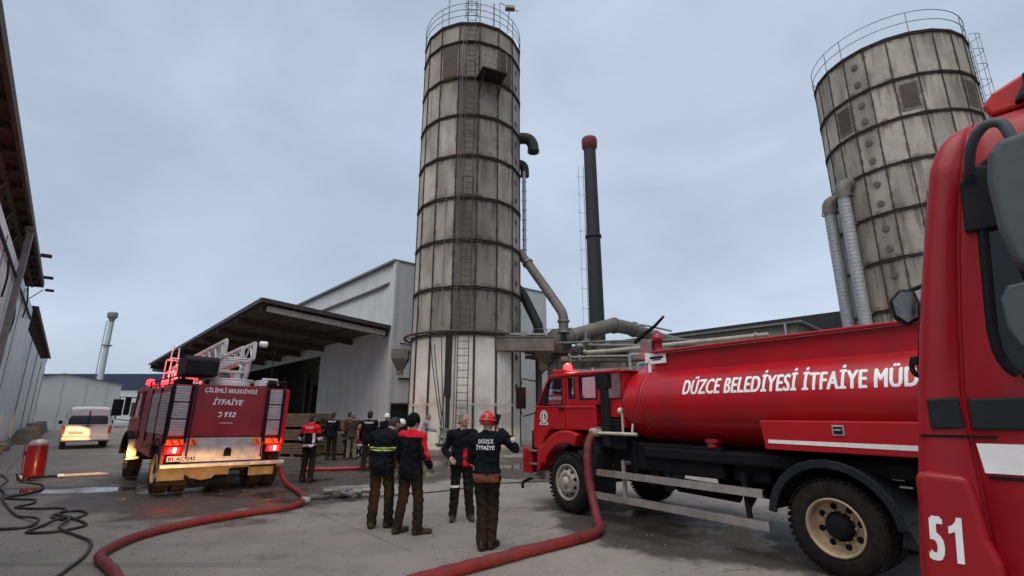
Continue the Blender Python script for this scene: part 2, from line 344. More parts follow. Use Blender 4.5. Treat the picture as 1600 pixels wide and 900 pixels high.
# ------------------------------------------------------------------ mesh helpers
class MB:
    def __init__(s): s.v = []; s.f = []; s.m = []; s.sm = []
    def add(s, vs, fs, mi=0, smooth=False, X=None):
        o = len(s.v)
        for p in vs:
            p = Vector(p)
            s.v.append(tuple(X @ p) if X else tuple(p))
        for q in fs: s.f.append([o+i for i in q]); s.m.append(mi); s.sm.append(smooth)
        return s
    def box(s, c, d, mi=0, X=None):
        x, y, z = c; a, b, e = d[0]/2, d[1]/2, d[2]/2
        vs = [(x+i*a, y+j*b, z+k*e) for k in (-1, 1) for j in (-1, 1) for i in (-1, 1)]
        return s.add(vs, [(0, 2, 3, 1), (4, 5, 7, 6), (0, 1, 5, 4), (2, 6, 7, 3), (0, 4, 6, 2), (1, 3, 7, 5)], mi, False, X)
    def prism(s, poly, y0, y1, mi=0, X=None):
        """polygon in (x,z) between y0 and y1"""
        n = len(poly); vs = [(p[0], y0, p[1]) for p in poly]+[(p[0], y1, p[1]) for p in poly]
        fs = [tuple(range(n)), tuple(range(2*n-1, n-1, -1))]+[(i, i+n, (i+1) % n+n, (i+1) % n) for i in range(n)]
        return s.add(vs, fs, mi, False, X)
    def prismz(s, poly, z0, z1, mi=0, X=None):
        n = len(poly); vs = [(p[0], p[1], z0) for p in poly]+[(p[0], p[1], z1) for p in poly]
        fs = [tuple(range(n-1, -1, -1)), tuple(range(n, 2*n))]+[(i, (i+1) % n, (i+1) % n+n, i+n) for i in range(n)]
        return s.add(vs, fs, mi, False, X)
    def tube(s, path, r, n=8, mi=0, cap=True, X=None, smooth=True):
        P = [Vector(p) for p in path]; k = len(P)
        rs = r if isinstance(r, (list, tuple)) else [r]*k
        T = []
        for i in range(k):
            t = (P[min(i+1, k-1)]-P[max(i-1, 0)]); T.append(t.normalized() if t.length > 1e-9 else Vector((0, 0, 1)))
        nrm = T[0].orthogonal().normalized()
        vs = []
        for i in range(k):
            if i:
                nrm = nrm - T[i]*nrm.dot(T[i])
                nrm = nrm.normalized() if nrm.length > 1e-6 else T[i].orthogonal().normalized()
            bi = T[i].cross(nrm)
            for j in range(n):
                a = 2*math.pi*j/n; vs.append(P[i]+(nrm*math.cos(a)+bi*math.sin(a))*rs[i])
        fs = [(i*n+j, i*n+(j+1) % n, (i+1)*n+(j+1) % n, (i+1)*n+j) for i in range(k-1) for j in range(n)]
        s.add(vs, fs, mi, smooth, X)
        if cap: s.add(vs[:n], [tuple(range(n-1, -1, -1))], mi, False, X); s.add(vs[-n:], [tuple(range(n))], mi, False, X)
        return s
    def bar(s, a, b, w_, h_, mi=0, X=None):
        a, b = Vector(a), Vector(b); t = (b-a).normalized(); up = Vector((0, 0, 1)) if abs(t.z) < .95 else Vector((0, 1, 0))
        x = t.cross(up).normalized(); z = x.cross(t)
        vs = [p+x*i*w_/2+z*j*h_/2 for p in (a, b) for j in (-1, 1) for i in (-1, 1)]
        return s.add(vs, [(0, 1, 3, 2), (4, 6, 7, 5), (0, 4, 5, 1), (2, 3, 7, 6), (0, 2, 6, 4), (1, 5, 7, 3)], mi, False, X)
    def lathe(s, prof, n=32, mi=0, X=None, smooth=True, arc=2*math.pi, a0=0):
        """profile (r,z) round z"""
        full = arc > 6.28; m_ = n if full else n+1
        vs = [(r*math.cos(a0+arc*j/n), r*math.sin(a0+arc*j/n), z) for (r, z) in prof for j in range(m_)]
        fs = []
        for i in range(len(prof)-1):
            for j in range(n):
                j2 = (j+1) % m_
                fs.append((i*m_+j, i*m_+j2, (i+1)*m_+j2, (i+1)*m_+j))
        return s.add(vs, fs, mi, smooth, X)
    def ell(s, c, r, n=16, mi=0, X=None, z0=-1., z1=1.):
        k = n//2+1; vs = []
        for i in range(k+1):
            t = math.asin(max(-1, min(1, z0+(z1-z0)*i/k)))
            for j in range(n):
                a = 2*math.pi*j/n
                vs.append((c[0]+r[0]*math.cos(t)*math.cos(a), c[1]+r[1]*math.cos(t)*math.sin(a), c[2]+r[2]*math.sin(t)))
        fs = [(i*n+j, i*n+(j+1) % n, (i+1)*n+(j+1) % n, (i+1)*n+j) for i in range(k) for j in range(n)]
        return s.add(vs, fs, mi, True, X)
    def pieces(s):
        """connected islands, grouped when they lie close together: each far-apart piece becomes an object of its own"""
        n = len(s.v); par = list(range(n))
        def find(i):
            while par[i] != i: par[i] = par[par[i]]; i = par[i]
            return i
        for q in s.f:
            r0 = find(q[0])
            for i in q[1:]: par[find(i)] = r0
        V_ = np.array(s.v); root = np.array([find(i) for i in range(n)]); ids, isl = np.unique(root, return_inverse=True); k = len(ids)
        if k < 2 or k > 800: return None
        lo = np.full((k, 3), np.inf); hi = np.full((k, 3), -np.inf); np.minimum.at(lo, isl, V_); np.maximum.at(hi, isl, V_)
        size = (hi-lo).max(1); gap = np.maximum(0, np.maximum(lo[:, None]-hi[None], lo[None]-hi[:, None]))
        near = np.sqrt((gap**2).sum(2)) <= np.maximum(.02, .5*np.maximum(size[:, None], size[None]))
        p = np.arange(k)
        for _ in range(k):
            q = np.array([p[near[i]].min() for i in range(k)])
            if (q == p).all(): break
            p = q
        return [isl, p] if len(np.unique(p)) > 1 else None
    def build(s, name, ms, parent=None, bevel=0, *a, **kw):
        got = None if name in ('lettering', 'gravel', 'ground') or not parent else s.pieces()
        if not got: return s.build1(name, ms, parent, bevel, *a, **kw)
        isl, p = got; first = None
        for g_ in np.unique(p):
            b = MB(); mp_ = {}
            for f_, m_, sm_ in zip(s.f, s.m, s.sm):
                if p[isl[f_[0]]] != g_: continue
                for i in f_:
                    if i not in mp_: mp_[i] = len(b.v); b.v.append(s.v[i])
                b.f.append([mp_[i] for i in f_]); b.m.append(m_); b.sm.append(sm_)
            o = b.build1(name, ms, parent, bevel, *a, **kw); first = first or o
        return first
    def build1(s, name, ms, parent=None, bevel=0, seg=2, label=None, cat=None, group=None, kind=None, loc=None, rotz=0):
        me = bpy.data.meshes.new(name); me.from_pydata([tuple(p) for p in s.v], [], s.f)
        ms = ms if isinstance(ms, (list, tuple)) else [ms]
        for x in ms: me.materials.append(M[x] if isinstance(x, str) else x)
        me.polygons.foreach_set('material_index', s.m); me.polygons.foreach_set('use_smooth', s.sm)
        me.update()
        o = bpy.data.objects.new(name, me); COL.objects.link(o)
        if parent: o.parent = parent
        if loc is not None: o.location = loc
        o.rotation_euler[2] = rotz
        if bevel:
            b = o.modifiers.new('bevel', 'BEVEL'); b.width = bevel; b.segments = seg; b.limit_method = 'ANGLE'; b.angle_limit = R(40)
        tag(o, label, cat, group, kind)
        return o

def tag(o, label=None, cat=None, group=None, kind=None):
    if label: o['label'] = label
    if cat: o['category'] = cat
    if group: o['group'] = group
    if kind: o['kind'] = kind
    return o

def thing(name, label, cat, loc=(0, 0, 0), rotz=0, group=None, kind=None):
    o = bpy.data.objects.new(name, None); COL.objects.link(o); o.empty_display_size = .3
    o.location = loc; o.rotation_euler[2] = rotz
    return tag(o, label, cat, group, kind)

def smooth_path(pts, n=8, closed=False):
    P = [Vector(p) for p in pts]; out_ = []
    for i in range(len(P)-1):
        a = P[max(i-1, 0)]; b = P[i]; c = P[i+1]; d = P[min(i+2, len(P)-1)]
        for k in range(n):
            t = k/n
            out_.append(.5*((2*b)+(c-a)*t+(2*a-5*b+4*c-d)*t*t+(3*b-a-3*c+d)*t**3))
    out_.append(P[-1]); return out_

def text(body, parent, X, height, width=None, m='white_paint', bold=.02, shear=0., name='lettering', warp=None, space=1.0, sub=False):
    """flat letters; local text x to the right, y up; X takes text space to the parent's space; origin = left end of the base line.
    The face is made heavier by three copies side by side, each a hair above the other."""
    c = bpy.data.curves.new('lettering', 'FONT'); c.body = body; c.size = 1.0; c.shear = shear; c.space_character = space
    c.resolution_u = 3; c.fill_mode = 'FRONT'
    to = bpy.data.objects.new('lettering_tmp', c); COL.objects.link(to)
    dg = bpy.context.evaluated_depsgraph_get(); dg.update()
    me = bpy.data.meshes.new_from_object(to.evaluated_get(dg))
    bpy.data.objects.remove(to)
    bm = bmesh.new(); bm.from_mesh(me); bpy.data.meshes.remove(me)
    if warp:
        for k in range(1, 10):
            bmesh.ops.bisect_plane(bm, geom=bm.verts[:]+bm.edges[:]+bm.faces[:], plane_co=(0, -.2+k*.12, 0), plane_no=(0, 1, 0))
        x0 = min(v.co.x for v in bm.verts); x1 = max(v.co.x for v in bm.verts)
        if width and width > 1 or True:
            nn = int((x1-x0)/.3)
            for k in range(1, nn): bmesh.ops.bisect_plane(bm, geom=bm.verts[:]+bm.edges[:]+bm.faces[:], plane_co=(x0+.3*k, 0, 0), plane_no=(1, 0, 0))
    bm.verts.ensure_lookup_table(); bm.verts.index_update()
    co = [v.co.copy() for v in bm.verts]; fa = [[v.index for v in f.verts] for f in bm.faces]; bm.free()
    x0, x1 = min(p.x for p in co)-bold, max(p.x for p in co)+bold; k = height/.73
    kx = (width/(x1-x0)) if width else k
    b = MB()
    for i, dx in enumerate((-bold, 0, bold, 0)):
        vs = []
        for p in co:
            q = X @ Vector(((p.x+dx-x0)*kx, (p.y+(bold*.5 if i == 3 else 0))*k, 0))
            if warp: q = warp(q)
            vs.append(q+(X.to_3x3() @ Vector((0, 0, 1)))*(.0005*i))
        b.add(vs, fa)
    return b.build(name, m, parent)

def frame(origin, xdir, ydir):
    x = Vector(xdir).normalized(); y = Vector(ydir).normalized(); z = x.cross(y)
    return Matrix(((x.x, y.x, z.x, origin[0]), (x.y, y.y, z.y, origin[1]), (x.z, y.z, z.z, origin[2]), (0, 0, 0, 1)))

# wheel: axle along local y, outer face towards +y
ROTX = Matrix.Rotation(R(-90), 4, 'X')        # z -> y
def wheel(parent, x, y, z, r, wd, side=1, style='front', rimmat='rim_grey', n=56, dual=False, lugs=44, steer=0):
    """y is the outer face; side +1: outer face looks to +y"""
    X = Matrix.Translation((x, y, z)) @ Matrix.Rotation(R(steer), 4, 'Z') @ (Matrix.Identity(4) if side > 0 else Matrix.Rotation(math.pi, 4, 'Z')) @ ROTX
    b = MB(); rr = r*.575
    def tyre(o):
        b.lathe([(rr, o-.03), (rr+.02, o-.006), (rr+.055, o), (r*.80, o-.004), (r*.93, o-.022), (r*.985, o-.05), (r, o-.075), (r, o-wd+.075), (r*.985, o-wd+.05), (r*.93, o-wd+.022), (r*.8, o-wd), (rr, o-wd+.02)], n, 0, X)
        for k in range(lugs):
            a = 2*math.pi*k/lugs
            for q, (zc, ln, da) in enumerate(((o-.055, .10, 0), (o-wd+.055, .10, .5), (o-wd/2, .07, .25))):
                aa = a+da*2*math.pi/lugs
                b.box((r-.005, 0, zc), (.012, 2*math.pi*r/lugs*.62, ln*wd/.28), 0, X @ Matrix.Rotation(aa, 4, 'Z'))
    tyre(0)
    if dual: tyre(-wd-.06)
    w_ = b.build('wheel', 'rubber', parent)
    q = MB()
    if style == 'front':
        q.lathe([(rr+.012, -.02), (rr+.012, .004), (rr-.008, .006), (rr-.03, -.035), (rr*.86, -.06), (rr*.80, -.05), (rr*.70, .005), (rr*.60, .035), (rr*.42, .04), (rr*.40, .03)], n, 0, X)
        for k in range(10):
            a = 2*math.pi*(k+.5)/10
            q.lathe([(.0, .058), (.013, .058), (.013, .03)], 6, 0, X @ Matrix.Translation((rr*.51*math.cos(a), rr*.51*math.sin(a), 0)), False)
            q.lathe([(.0, -.0085), (.027, -.0085), (.027, -.02)], 12, 1, X @ Matrix.Rotation(a, 4, 'Z') @ Matrix.Translation((rr*.755, 0, 0)) @ Matrix.Rotation(R(38), 4, 'Y') @ Matrix.Translation((0, 0, .010)))
    else:
        q.lathe([(rr+.012, -.02), (rr+.012, .004), (rr-.008, .006), (rr-.02, -.03), (rr*.93, -.07), (rr*.90, -.11), (rr*.84, -.15), (rr*.55, -.155), (rr*.52, -.14)], n, 0, X)
        for k in range(8):
            a = 2*math.pi*(k+.3)/8
            q.lathe([(.0, -.146), (.034, -.146), (.034, -.17)], 12, 1, X @ Matrix.Translation((rr*.71*math.cos(a), rr*.71*math.sin(a), 0)))
        for k in range(10):
            a = 2*math.pi*k/10
            q.lathe([(.0, -.118), (.015, -.118), (.015, -.155)], 6, 0, X @ Matrix.Translation((rr*.56*math.cos(a), rr*.56*math.sin(a), 0)), False)
    q.build('rim', [rimmat, 'chassis'], w_)
    h = MB()
    if style == 'front': h.lathe([(0, .085), (rr*.20, .085), (rr*.27, .07), (rr*.31, .035), (rr*.42, .03)], 24, 0, X)
    else: h.lathe([(0, -.02), (rr*.32, -.022), (rr*.40, -.04), (rr*.44, -.14), (rr*.55, -.145)], 24, 0, X)
    h.build('hub', 'chassis' if style != 'front' else rimmat, w_)
    return w_
# ================================================================== STRUCTURE
g = MB(); 
g.add([(-1500, -400, 0), (1500, -400, 0), (1500, 2200, 0), (-1500, 2200, 0)], [(0, 1, 2, 3)])
g.build('ground', 'ground', kind='structure')

ROT = math.atan2(U.y, U.x)                    # local x down the yard, local y towards the left wall (-V)

# ---- silos
M['port'] = mat('port_cover', (.13, .11, .09), .8, .1, .4, 3)
def pol(r, phi, z): return Vector((r*math.sin(R(phi)), -r*math.cos(R(phi)), z))

def silo_body(root, N, Rr, phi0, rings, wall_mat, tones, base_mat=None, base_rows=0):
    step = 360/N
    for part, z_list, mt in (('base_wall', rings[:base_rows+1], base_mat), ('shell', rings[base_rows:], wall_mat)):
        if mt is None or len(z_list) < 2: continue
        b = MB(); tn = []
        for i in range(len(z_list)-1):
            for k in range(N):
                p0, p1 = phi0+k*step, phi0+(k+1)*step
                b.add([pol(Rr, p0, z_list[i]), pol(Rr, p1, z_list[i]), pol(Rr, p1, z_list[i+1]), pol(Rr, p0, z_list[i+1])], [(0, 1, 2, 3)])
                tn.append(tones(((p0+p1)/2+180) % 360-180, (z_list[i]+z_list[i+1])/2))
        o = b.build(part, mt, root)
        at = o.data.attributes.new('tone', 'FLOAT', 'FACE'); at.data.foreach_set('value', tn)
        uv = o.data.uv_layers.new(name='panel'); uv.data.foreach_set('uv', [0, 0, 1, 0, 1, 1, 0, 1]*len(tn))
    # roof
    b = MB(); zt = rings[-1]
    b.lathe([(Rr+.05, zt-.02), (Rr+.05, zt+.10), (0, zt+.55)], N, 0, None, False, a0=R(phi0-90)); b.build('roof', 'ring_dark', root)

def silo_ribs(root, N, Rr, phi0, rings, w_=.05, d_=.06, base_rows=0):
    step = 360/N; b = MB()
    for k in range(N):
        X = Matrix.Rotation(R(phi0+k*step), 4, 'Z')
        for i in range(len(rings)-1):
            b.box((0, -Rr-.012, (rings[i]+rings[i+1])/2), (w_*(1.8 if i < base_rows else 1), d_, rings[i+1]-rings[i]-.10), 0, X)
    b.build('ribs', 'ring_dark', root, bevel=.008)
    b = MB()
    for z in rings[base_rows:]:
        b.lathe([(Rr-.02, z-.055), (Rr+.075, z-.055), (Rr+.075, z-.04), (Rr+.03, z), (Rr+.075, z+.04), (Rr+.075, z+.055), (Rr-.02, z+.055)], N, 0, None, False, a0=R(phi0-90))
    b.build('ring_flange', 'ring_dark', root)

def railing(root, N, Rr, phi0, z, h=1.1, mids=(.55,), r=.022, every=2, mt='steel', arc=None):
    step = 360/N; b = MB(); ks = range(N+1)
    for k in range(0, N, every):
        p = pol(Rr, phi0+k*step, z); b.tube([p, p+Vector((0, 0, h))], r, 6)
    for hh in (h,)+tuple(mids):
        b.tube([pol(Rr, phi0+k*step/2, z+hh) for k in range(2*N+1)], r*.9, 6, cap=False)
    return b.build('railing', mt, root)

def ladder_mb(b, P0, P1, xdir, w_=.45, pitch=.3, r=.02, rr=.014):
    P0, P1 = Vector(P0), Vector(P1); x = Vector(xdir).normalized()*w_/2
    b.tube([P0-x, P1-x], r, 6); b.tube([P0+x, P1+x], r, 6)
    n = int((P1-P0).length/pitch)
    for i in range(1, n):
        p = P0.lerp(P1, i/n); b.tube([p-x, p+x], rr, 5, cap=False)
    return b

def cage_mb(b, P0, P1, outdir, xdir, rad=.36, pitch=.9):
    P0, P1 = Vector(P0), Vector(P1); o = Vector(outdir).normalized(); x = Vector(xdir).normalized()
    n = max(1, int((P1-P0).length/pitch)); hoop = [(-90+180*i/10) for i in range(11)]
    for i in range(n+1):
        p = P0.lerp(P1, i/n)
        b.tube([p+x*rad*math.sin(R(a))+o*(rad*math.cos(R(a))*1.25) for a in hoop], .016, 5, cap=False)
    for a in (-60, 0, 60):
        q = x*rad*math.sin(R(a))+o*(rad*math.cos(R(a))*1.25)
        b.tube([P0+q, P1+q], .013, 5)

rnd = random.Random(3)
S1 = thing('silo', 'tall slender silo of stained panels with a white base and ladder, in the middle', 'silo', (-2.2, 24.05, 0), R(5.2))
rings1 = [.22, 2.05, 5.05, 7.15, 9.38, 11.48, 13.64, 15.82, 17.95, 20.05, 21.15]
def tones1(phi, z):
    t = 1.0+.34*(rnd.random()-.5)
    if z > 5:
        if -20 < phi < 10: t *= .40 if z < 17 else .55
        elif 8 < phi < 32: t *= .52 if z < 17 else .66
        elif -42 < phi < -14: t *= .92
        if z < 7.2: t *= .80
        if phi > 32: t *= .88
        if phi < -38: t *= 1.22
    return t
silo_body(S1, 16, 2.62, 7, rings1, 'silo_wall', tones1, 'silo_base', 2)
silo_ribs(S1, 16, 2.62, 7, rings1, base_rows=2)
b = MB(); b.lathe([(2.95, 0), (2.95, .18), (2.82, .22), (0, .22)], 48, 0, None, False); b.build('plinth', 'concrete_base', S1)
railing(S1, 16, 2.66, 7, 21.22, 1.15, (.4, .78), .02)
# ladder from ground to roof, stood off the wall
b = MB(); lx = pol(1, 87, 0)
ladder_mb(b, pol(2.83, -3, .35), pol(2.83, -3, 5.0), lx, .46)
ladder_mb(b, pol(2.80, -2.2, 5.2), pol(2.80, -2.2, 22.4), lx, .44)
for z in np.arange(1.5, 21, 2.1):
    for s_ in (-1, 1): b.tube([pol(2.6, -2.5+s_*4.5, z), pol(2.82, -2.5+s_*4.5, z)], .015, 5)
b.build('ladder', 'rust', S1)
b = MB()
for z0, z1 in ((8.3, 20.6),):
    for a in np.arange(z0, z1, 3.1):
        cage_mb(b, pol(2.80, -2.2, a), pol(2.80, -2.2, a+.9), pol(1, -2.2, 0), lx, .30, .9)
cage_mb(b, pol(2.80, -2.2, 21.3), pol(2.80, -2.2, 22.6), pol(1, -2.2, 0), lx, .34, .65)
b.build('ladder_cage', 'rust', S1)
# dark service riser, conduits and cables
b = MB(); X = Matrix.Rotation(R(-16.5), 4, 'Z'); b.box((0, -2.70, 3.75), (.26, .14, 2.7), 0, X); b.box((0.02, -2.68, 1.4), (.15, .10, 2.0), 0, X); b.build('riser_duct', 'dark', S1)
b = MB()
for ph, z0, z1, r in ((-10.5, .6, 21, .022), (-12.5, 5, 19.5, .016), (-24.5, 5.4, 12, .018)):
    b.tube([pol(2.70, ph, z) for z in np.linspace(z0, z1, 6)], r, 6)
b.build('conduit', 'duct', S1)
b = MB()
for k, (pa, pb, za, zb) in enumerate(((-36, -20, 4.9, .9), (-31, -21, 4.6, 1.6), (-24, -18, 4.95, .7), (-18, -22, 4.0, .4))):
    b.tube(smooth_path([pol(2.72, pa, za), pol(2.74, pa*.65+pb*.35, za*.6+zb*.4), pol(2.76, pb, zb)], 6), .02, 6)
b.build('cable', 'dark', S1)
b = MB(); 
for z in (1.1, .75, .45): b.tube([pol(2.75, -22, z), pol(2.95, -19, z), pol(2.75, -14, z-.1)], .05, 8)
b.box((0, -2.80, .85), (.28, .2, .5), 0, Matrix.Rotation(R(-18), 4, 'Z')); b.ell((.35*0-.75, -2.95, .55), (.13, .09, .13), 12)
b.build('valve_set', 'steel', S1, bevel=.01)
# door outlines on the base and two brown hatch panels near the top
b = MB(); X = Matrix.Rotation(R(41), 4, 'Z'); b.box((0, -2.60, 1.0), (.72, .06, 1.45), 0, X); b.build('access_door', 'silo_base', S1, bevel=.012).data.attributes.new('tone', 'FLOAT', 'FACE').data.foreach_set('value', [.95]*6)
for ph in (-26.75, 40.75):
    b = MB(); X = Matrix.Rotation(R(ph), 4, 'Z'); b.box((0, -2.585, 19.0), (.80, .05, 1.78), 0, X); b.build('hatch', 'rust', S1, bevel=.01)
# ring pipe between base and panels
b = MB(); b.tube([pol(2.98, a, 5.12) for a in range(-180, 181, 8)], .055, 8, cap=False)
for a in range(-172, 180, 23): b.tube([pol(2.6, a, 5.12), pol(2.98, a, 5.12)], .025, 6)
b.build('ring_pipe', 'rust', S1)
# inspection platform
b = MB(); X = Matrix.Rotation(R(18), 4, 'Z')
b.box((0, -3.05, 17.9), (1.3, .95, .07), 0, X); b.bar((-.5, -3.45, 17.86), (-.5, -2.6, 17.1), .06, .06, 0, X); b.bar((.5, -3.45, 17.86), (.5, -2.6, 17.1), .06, .06, 0, X)
b.build('platform', 'dark', S1)
b = MB()
for x in (-.62, 0, .62): b.tube([X @ Vector((x, -3.48, 17.9)), X @ Vector((x, -3.48, 19.0))], .018, 6)
for z in (18.25, 18.62, 19.0): b.tube([X @ Vector(q) for q in ((-.62, -2.65, z), (-.62, -3.48, z), (.62, -3.48, z), (.62, -2.65, z))], .016, 6)
b.build('platform_rail', 'steel', S1)
# bolted ports in the right facet
b = MB()
for i in range(len(rings1)-3):
    for f_ in (.27, .72):
        z = rings1[i+1]*(1-f_)+rings1[i+2]*f_
        X = Matrix.Rotation(R(63.25), 4, 'Z') @ Matrix.Translation((0, -2.575, z)) @ Matrix.Rotation(R(90), 4, 'X')
        b.lathe([(.15, 0), (.15, .03), (.10, .035), (0, .035)], 14, 0, X, False)
b.build('port_cover', 'port', S1)
# elbows of the aspiration pipe on the right flank
b = MB(); 
e = [pol(2.3, 86, 16.1), pol(2.85, 86, 16.15), pol(3.15, 86, 16.05), pol(3.32, 86, 15.75), pol(3.36, 86, 15.35)]
b.tube(smooth_path(e, 5), .30, 16); b.lathe([(.34, -.03), (.34, .03)], 16, 0, Matrix.Translation(pol(3.36, 86, 15.36)))
e2 = [pol(2.3, 98, 14.9), pol(2.75, 98, 14.9), pol(2.95, 98, 14.7), pol(2.98, 98, 14.2)]
b.tube(smooth_path(e2, 5), .24, 14); b.build('outlet_elbow', 'chimney', S1)
b = MB(); b.tube([pol(2.90, 95, 14.4), pol(2.90, 95, 9.2)], .10, 10)
for z in np.arange(9.4, 14.3, .55): b.lathe([(.125, -.025), (.125, .025)], 10, 0, Matrix.Translation(pol(2.90, 95, z)))
b.build('riser_pipe', 'galv', S1)
# mast, lamp and aerials on the roof
b = MB(); b.tube([pol(1.6, -60, 21.2), pol(1.6, -60, 25)], .03, 6); b.tube([pol(1.2, 70, 21.2), pol(1.2, 70, 24.6)], .05, 6); b.tube([pol(2.4, 35, 21.2), pol(2.4, 35, 23.2), pol(2.8, 60, 23.25)], .025, 6)
b.box((pol(2.85, 42, 22.75)), (.5, .28, .16), 0); b.tube([pol(2.66, 42, 21.3), pol(2.8, 42, 22.75)], .025, 6)
b.tube([pol(2.2, -8, 21.2), pol(2.2, -8, 24.5)], .022, 6); b.tube([pol(2.2, 8, 21.2), pol(2.2, 8, 24.5)], .022, 6)
b.build('roof_mast', 'steel', S1)
# little hopper on the left flank
b = MB(); X = Matrix.Translation(pol(3.15, -92, 4.2))
b.lathe([(.55, .45), (.55, 0), (.2, -.55), (.2, -.75)], 4, 0, X @ Matrix.Rotation(R(45), 4, 'Z'), False); b.bar(pol(2.5, -92, 4.5), pol(3.4, -92, 4.5), .1, .1)
b.build('side_hopper', 'duct', S1)

rnd = random.Random(11)
S2 = thing('silo', 'wide grey panelled silo with two galvanised pipes down its side, behind the red cab', 'silo', (20.88, 23.95, 0), 0)
rings2 = [.1+2.2*0, 1.9, 4.15, 6.38, 8.72, 11.0, 13.3, 15.55, 17.62, 19.95]
def tones2(phi, z):
    t = 1.0+.36*(rnd.random()-.5)
    return t*(.86 if z < 10 else .95)
PH2 = -61.5-360/44
silo_body(S2, 22, 3.4, PH2, rings2, 'silo_wall', tones2)
silo_ribs(S2, 22, 3.4, PH2, rings2, .048, .05)
b = MB(); b.lathe([(3.7, 0), (3.7, .1), (0, .1)], 44, 0, None, False); b.build('plinth', 'concrete_base', S2)
railing(S2, 22, 3.45, PH2, 20.0, 1.15, (.6,), .022, 3)
b = MB()
for i in range(1, len(rings2)-1):
    for f_ in (.24, .68):
        z = rings2[i]*(1-f_)+rings2[i+1]*f_
        X = Matrix.Rotation(R(-61.5), 4, 'Z') @ Matrix.Translation((0, -3.37, z)) @ Matrix.Rotation(R(90), 4, 'X')
        b.lathe([(.16, 0), (.16, .045), (.10, .05), (0, .05)], 14, 0, X, False)
b.build('port_cover', 'port', S2)
for ph in (-77.86, -28.77, 20.3):
    b = MB(); X = Matrix.Rotation(R(ph), 4, 'Z'); b.box((0, -3.37, 16.6), (.82, .06, 1.5), 0, X); b.box((0, -3.375, 16.6), (.66, .07, 1.30), 1, X); b.build('hatch', ['silo_wall', 'rust'], S2).data.attributes.new('tone', 'FLOAT', 'FACE').data.foreach_set('value', [1.1]*12)
for ph, zt, dr in ((-104, 12.7, .42), (-84, 13.05, .38)):
    b = MB(); ez = [pol(3.2, ph, zt+.05), pol(3.55, ph, zt+.08), pol(3.82, ph, zt-.12), pol(3.88, ph, zt-.55)]
    b.tube(smooth_path(ez, 5), .36, 16); b.lathe([(.40, -.05), (.40, .05)], 16, 0, Matrix.Translation(pol(3.88, ph, zt-.6)))
    b.build('pipe_elbow', 'duct', S2)
    b = MB(); b.tube([pol(3.88, ph, zt-.6), pol(3.88, ph, .3)], .28, 18)
    zz = zt-.75
    while zz > 3: b.lathe([(.281, -.02), (.300, 0), (.281, .02)], 18, 0, Matrix.Translation(pol(3.88, ph, zz))); zz -= .2
    for z in (11.0, 8.7, 6.4): b.bar(pol(3.3, ph, z), pol(3.7, ph, z), .08, .08)
    b.build('spiral_pipe', 'galv', S2)
b = MB(); lx = pol(1, 150, 0)
ladder_mb(b, pol(3.62, 62, .5), pol(3.62, 62, 20.9), lx, .45); cage_mb(b, pol(3.62, 62, 2.6), pol(3.62, 62, 20.9), pol(1, 62, 0), lx, .42, .9); b.build('ladder', 'steel', S2)

# ---- main factory building with its canopy
FB = thing('factory_building', 'grey clad factory hall with a dark open loading bay, behind the tall slender silo', 'building', (-6.6, 27.0, 0), ROT)
BH = 10.0; D = -11.85
b = MB()
b.box((5.1, -.1, BH/2), (10.2, .2, BH)); b.box((26, -.1, 7.8), (31.6, .2, 4.4)); b.box((50.9, -.1, BH/2), (18.2, .2, BH)); b.build('side_wall', 'clad_side', FB)
b = MB(); b.box((-.1, -.70, BH/2+1.1), (.2, 1.4-.006, BH-2.2)); b.box((-.1, (D-1.4)/2, BH/2), (.2, -D-1.4, BH)); b.build('front_wall', 'clad', FB)
b = MB(); b.box((30, D+.1, BH/2), (60, .2, BH)); b.box((60, D/2, BH/2), (.2, -D, BH)); b.build('rear_wall', 'clad_side', FB)
b = MB(); b.prismz([(-.25, .25), (60.2, .25), (60.2, D-.1), (-.25, D-.1)], BH, BH+.12); b.build('roof', 'steel', FB)
b = MB(); b.box((-.13, .06, BH/2), (.30, .16, BH-.02)); b.build('corner_flashing', 'clad', FB)
b = MB(); b.tube([(1.0, .1, 8.85), (1.4, .12, 8.8), (30, .12, 8.8)], .09, 8); b.tube([(1.0, .1, 8.85), (.6, -.0, 8.9)], .09, 8); b.build('wall_pipe', 'steel', FB)
b = MB(); b.box((-.02, -.60, 1.08), (.08, 1.15, 2.16)); b.build('door', 'dark', FB)  # dark sheet painted as the shade inside the open doorway
b = MB()
for y in (-.02, -1.18): b.box((-.22, y-.02, 1.1), (.06, .08, 2.2))
b.box((-.22, -.60, 2.2), (.06, 1.2, .08)); b.build('door_frame', 'steel', FB)
b = MB(); b.box((-.30, -1.40, 1.75), (.18, .30, .95)); b.build('switch_box', 'plate', FB, bevel=.01)  # cream electrical box, its lit yellow look put into the colour
b = MB(); b.tube([(-.25, -1.4, 3.6), (-.25, -1.4, 2.3)], .03, 6); b.tube([(-.28, -.4, 5.4), (-.28, -2.6, 5.35)], .035, 6); b.tube([(-.28, -.4, 3.5), (-.28, -2.6, 3.5)], .05, 6); b.build('conduit', 'dark', FB)
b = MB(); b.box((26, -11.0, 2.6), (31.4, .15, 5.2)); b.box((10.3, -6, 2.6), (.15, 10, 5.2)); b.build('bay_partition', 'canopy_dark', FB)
b = MB(); 
for k in range(5): b.box((13.5+k*6, -2.5, 2.5), (.35, .35, 5))
b.build('bay_column', 'rust', FB)
CN = 42.0; 
def cz(y): return 6.20+.58*y/6.75
X0, Y1 = -.1, 6.75
b = MB(); b.prism([(-.15, 0), (-.15, .10), (CN, .10), (CN, 0)], 0, 0.001)
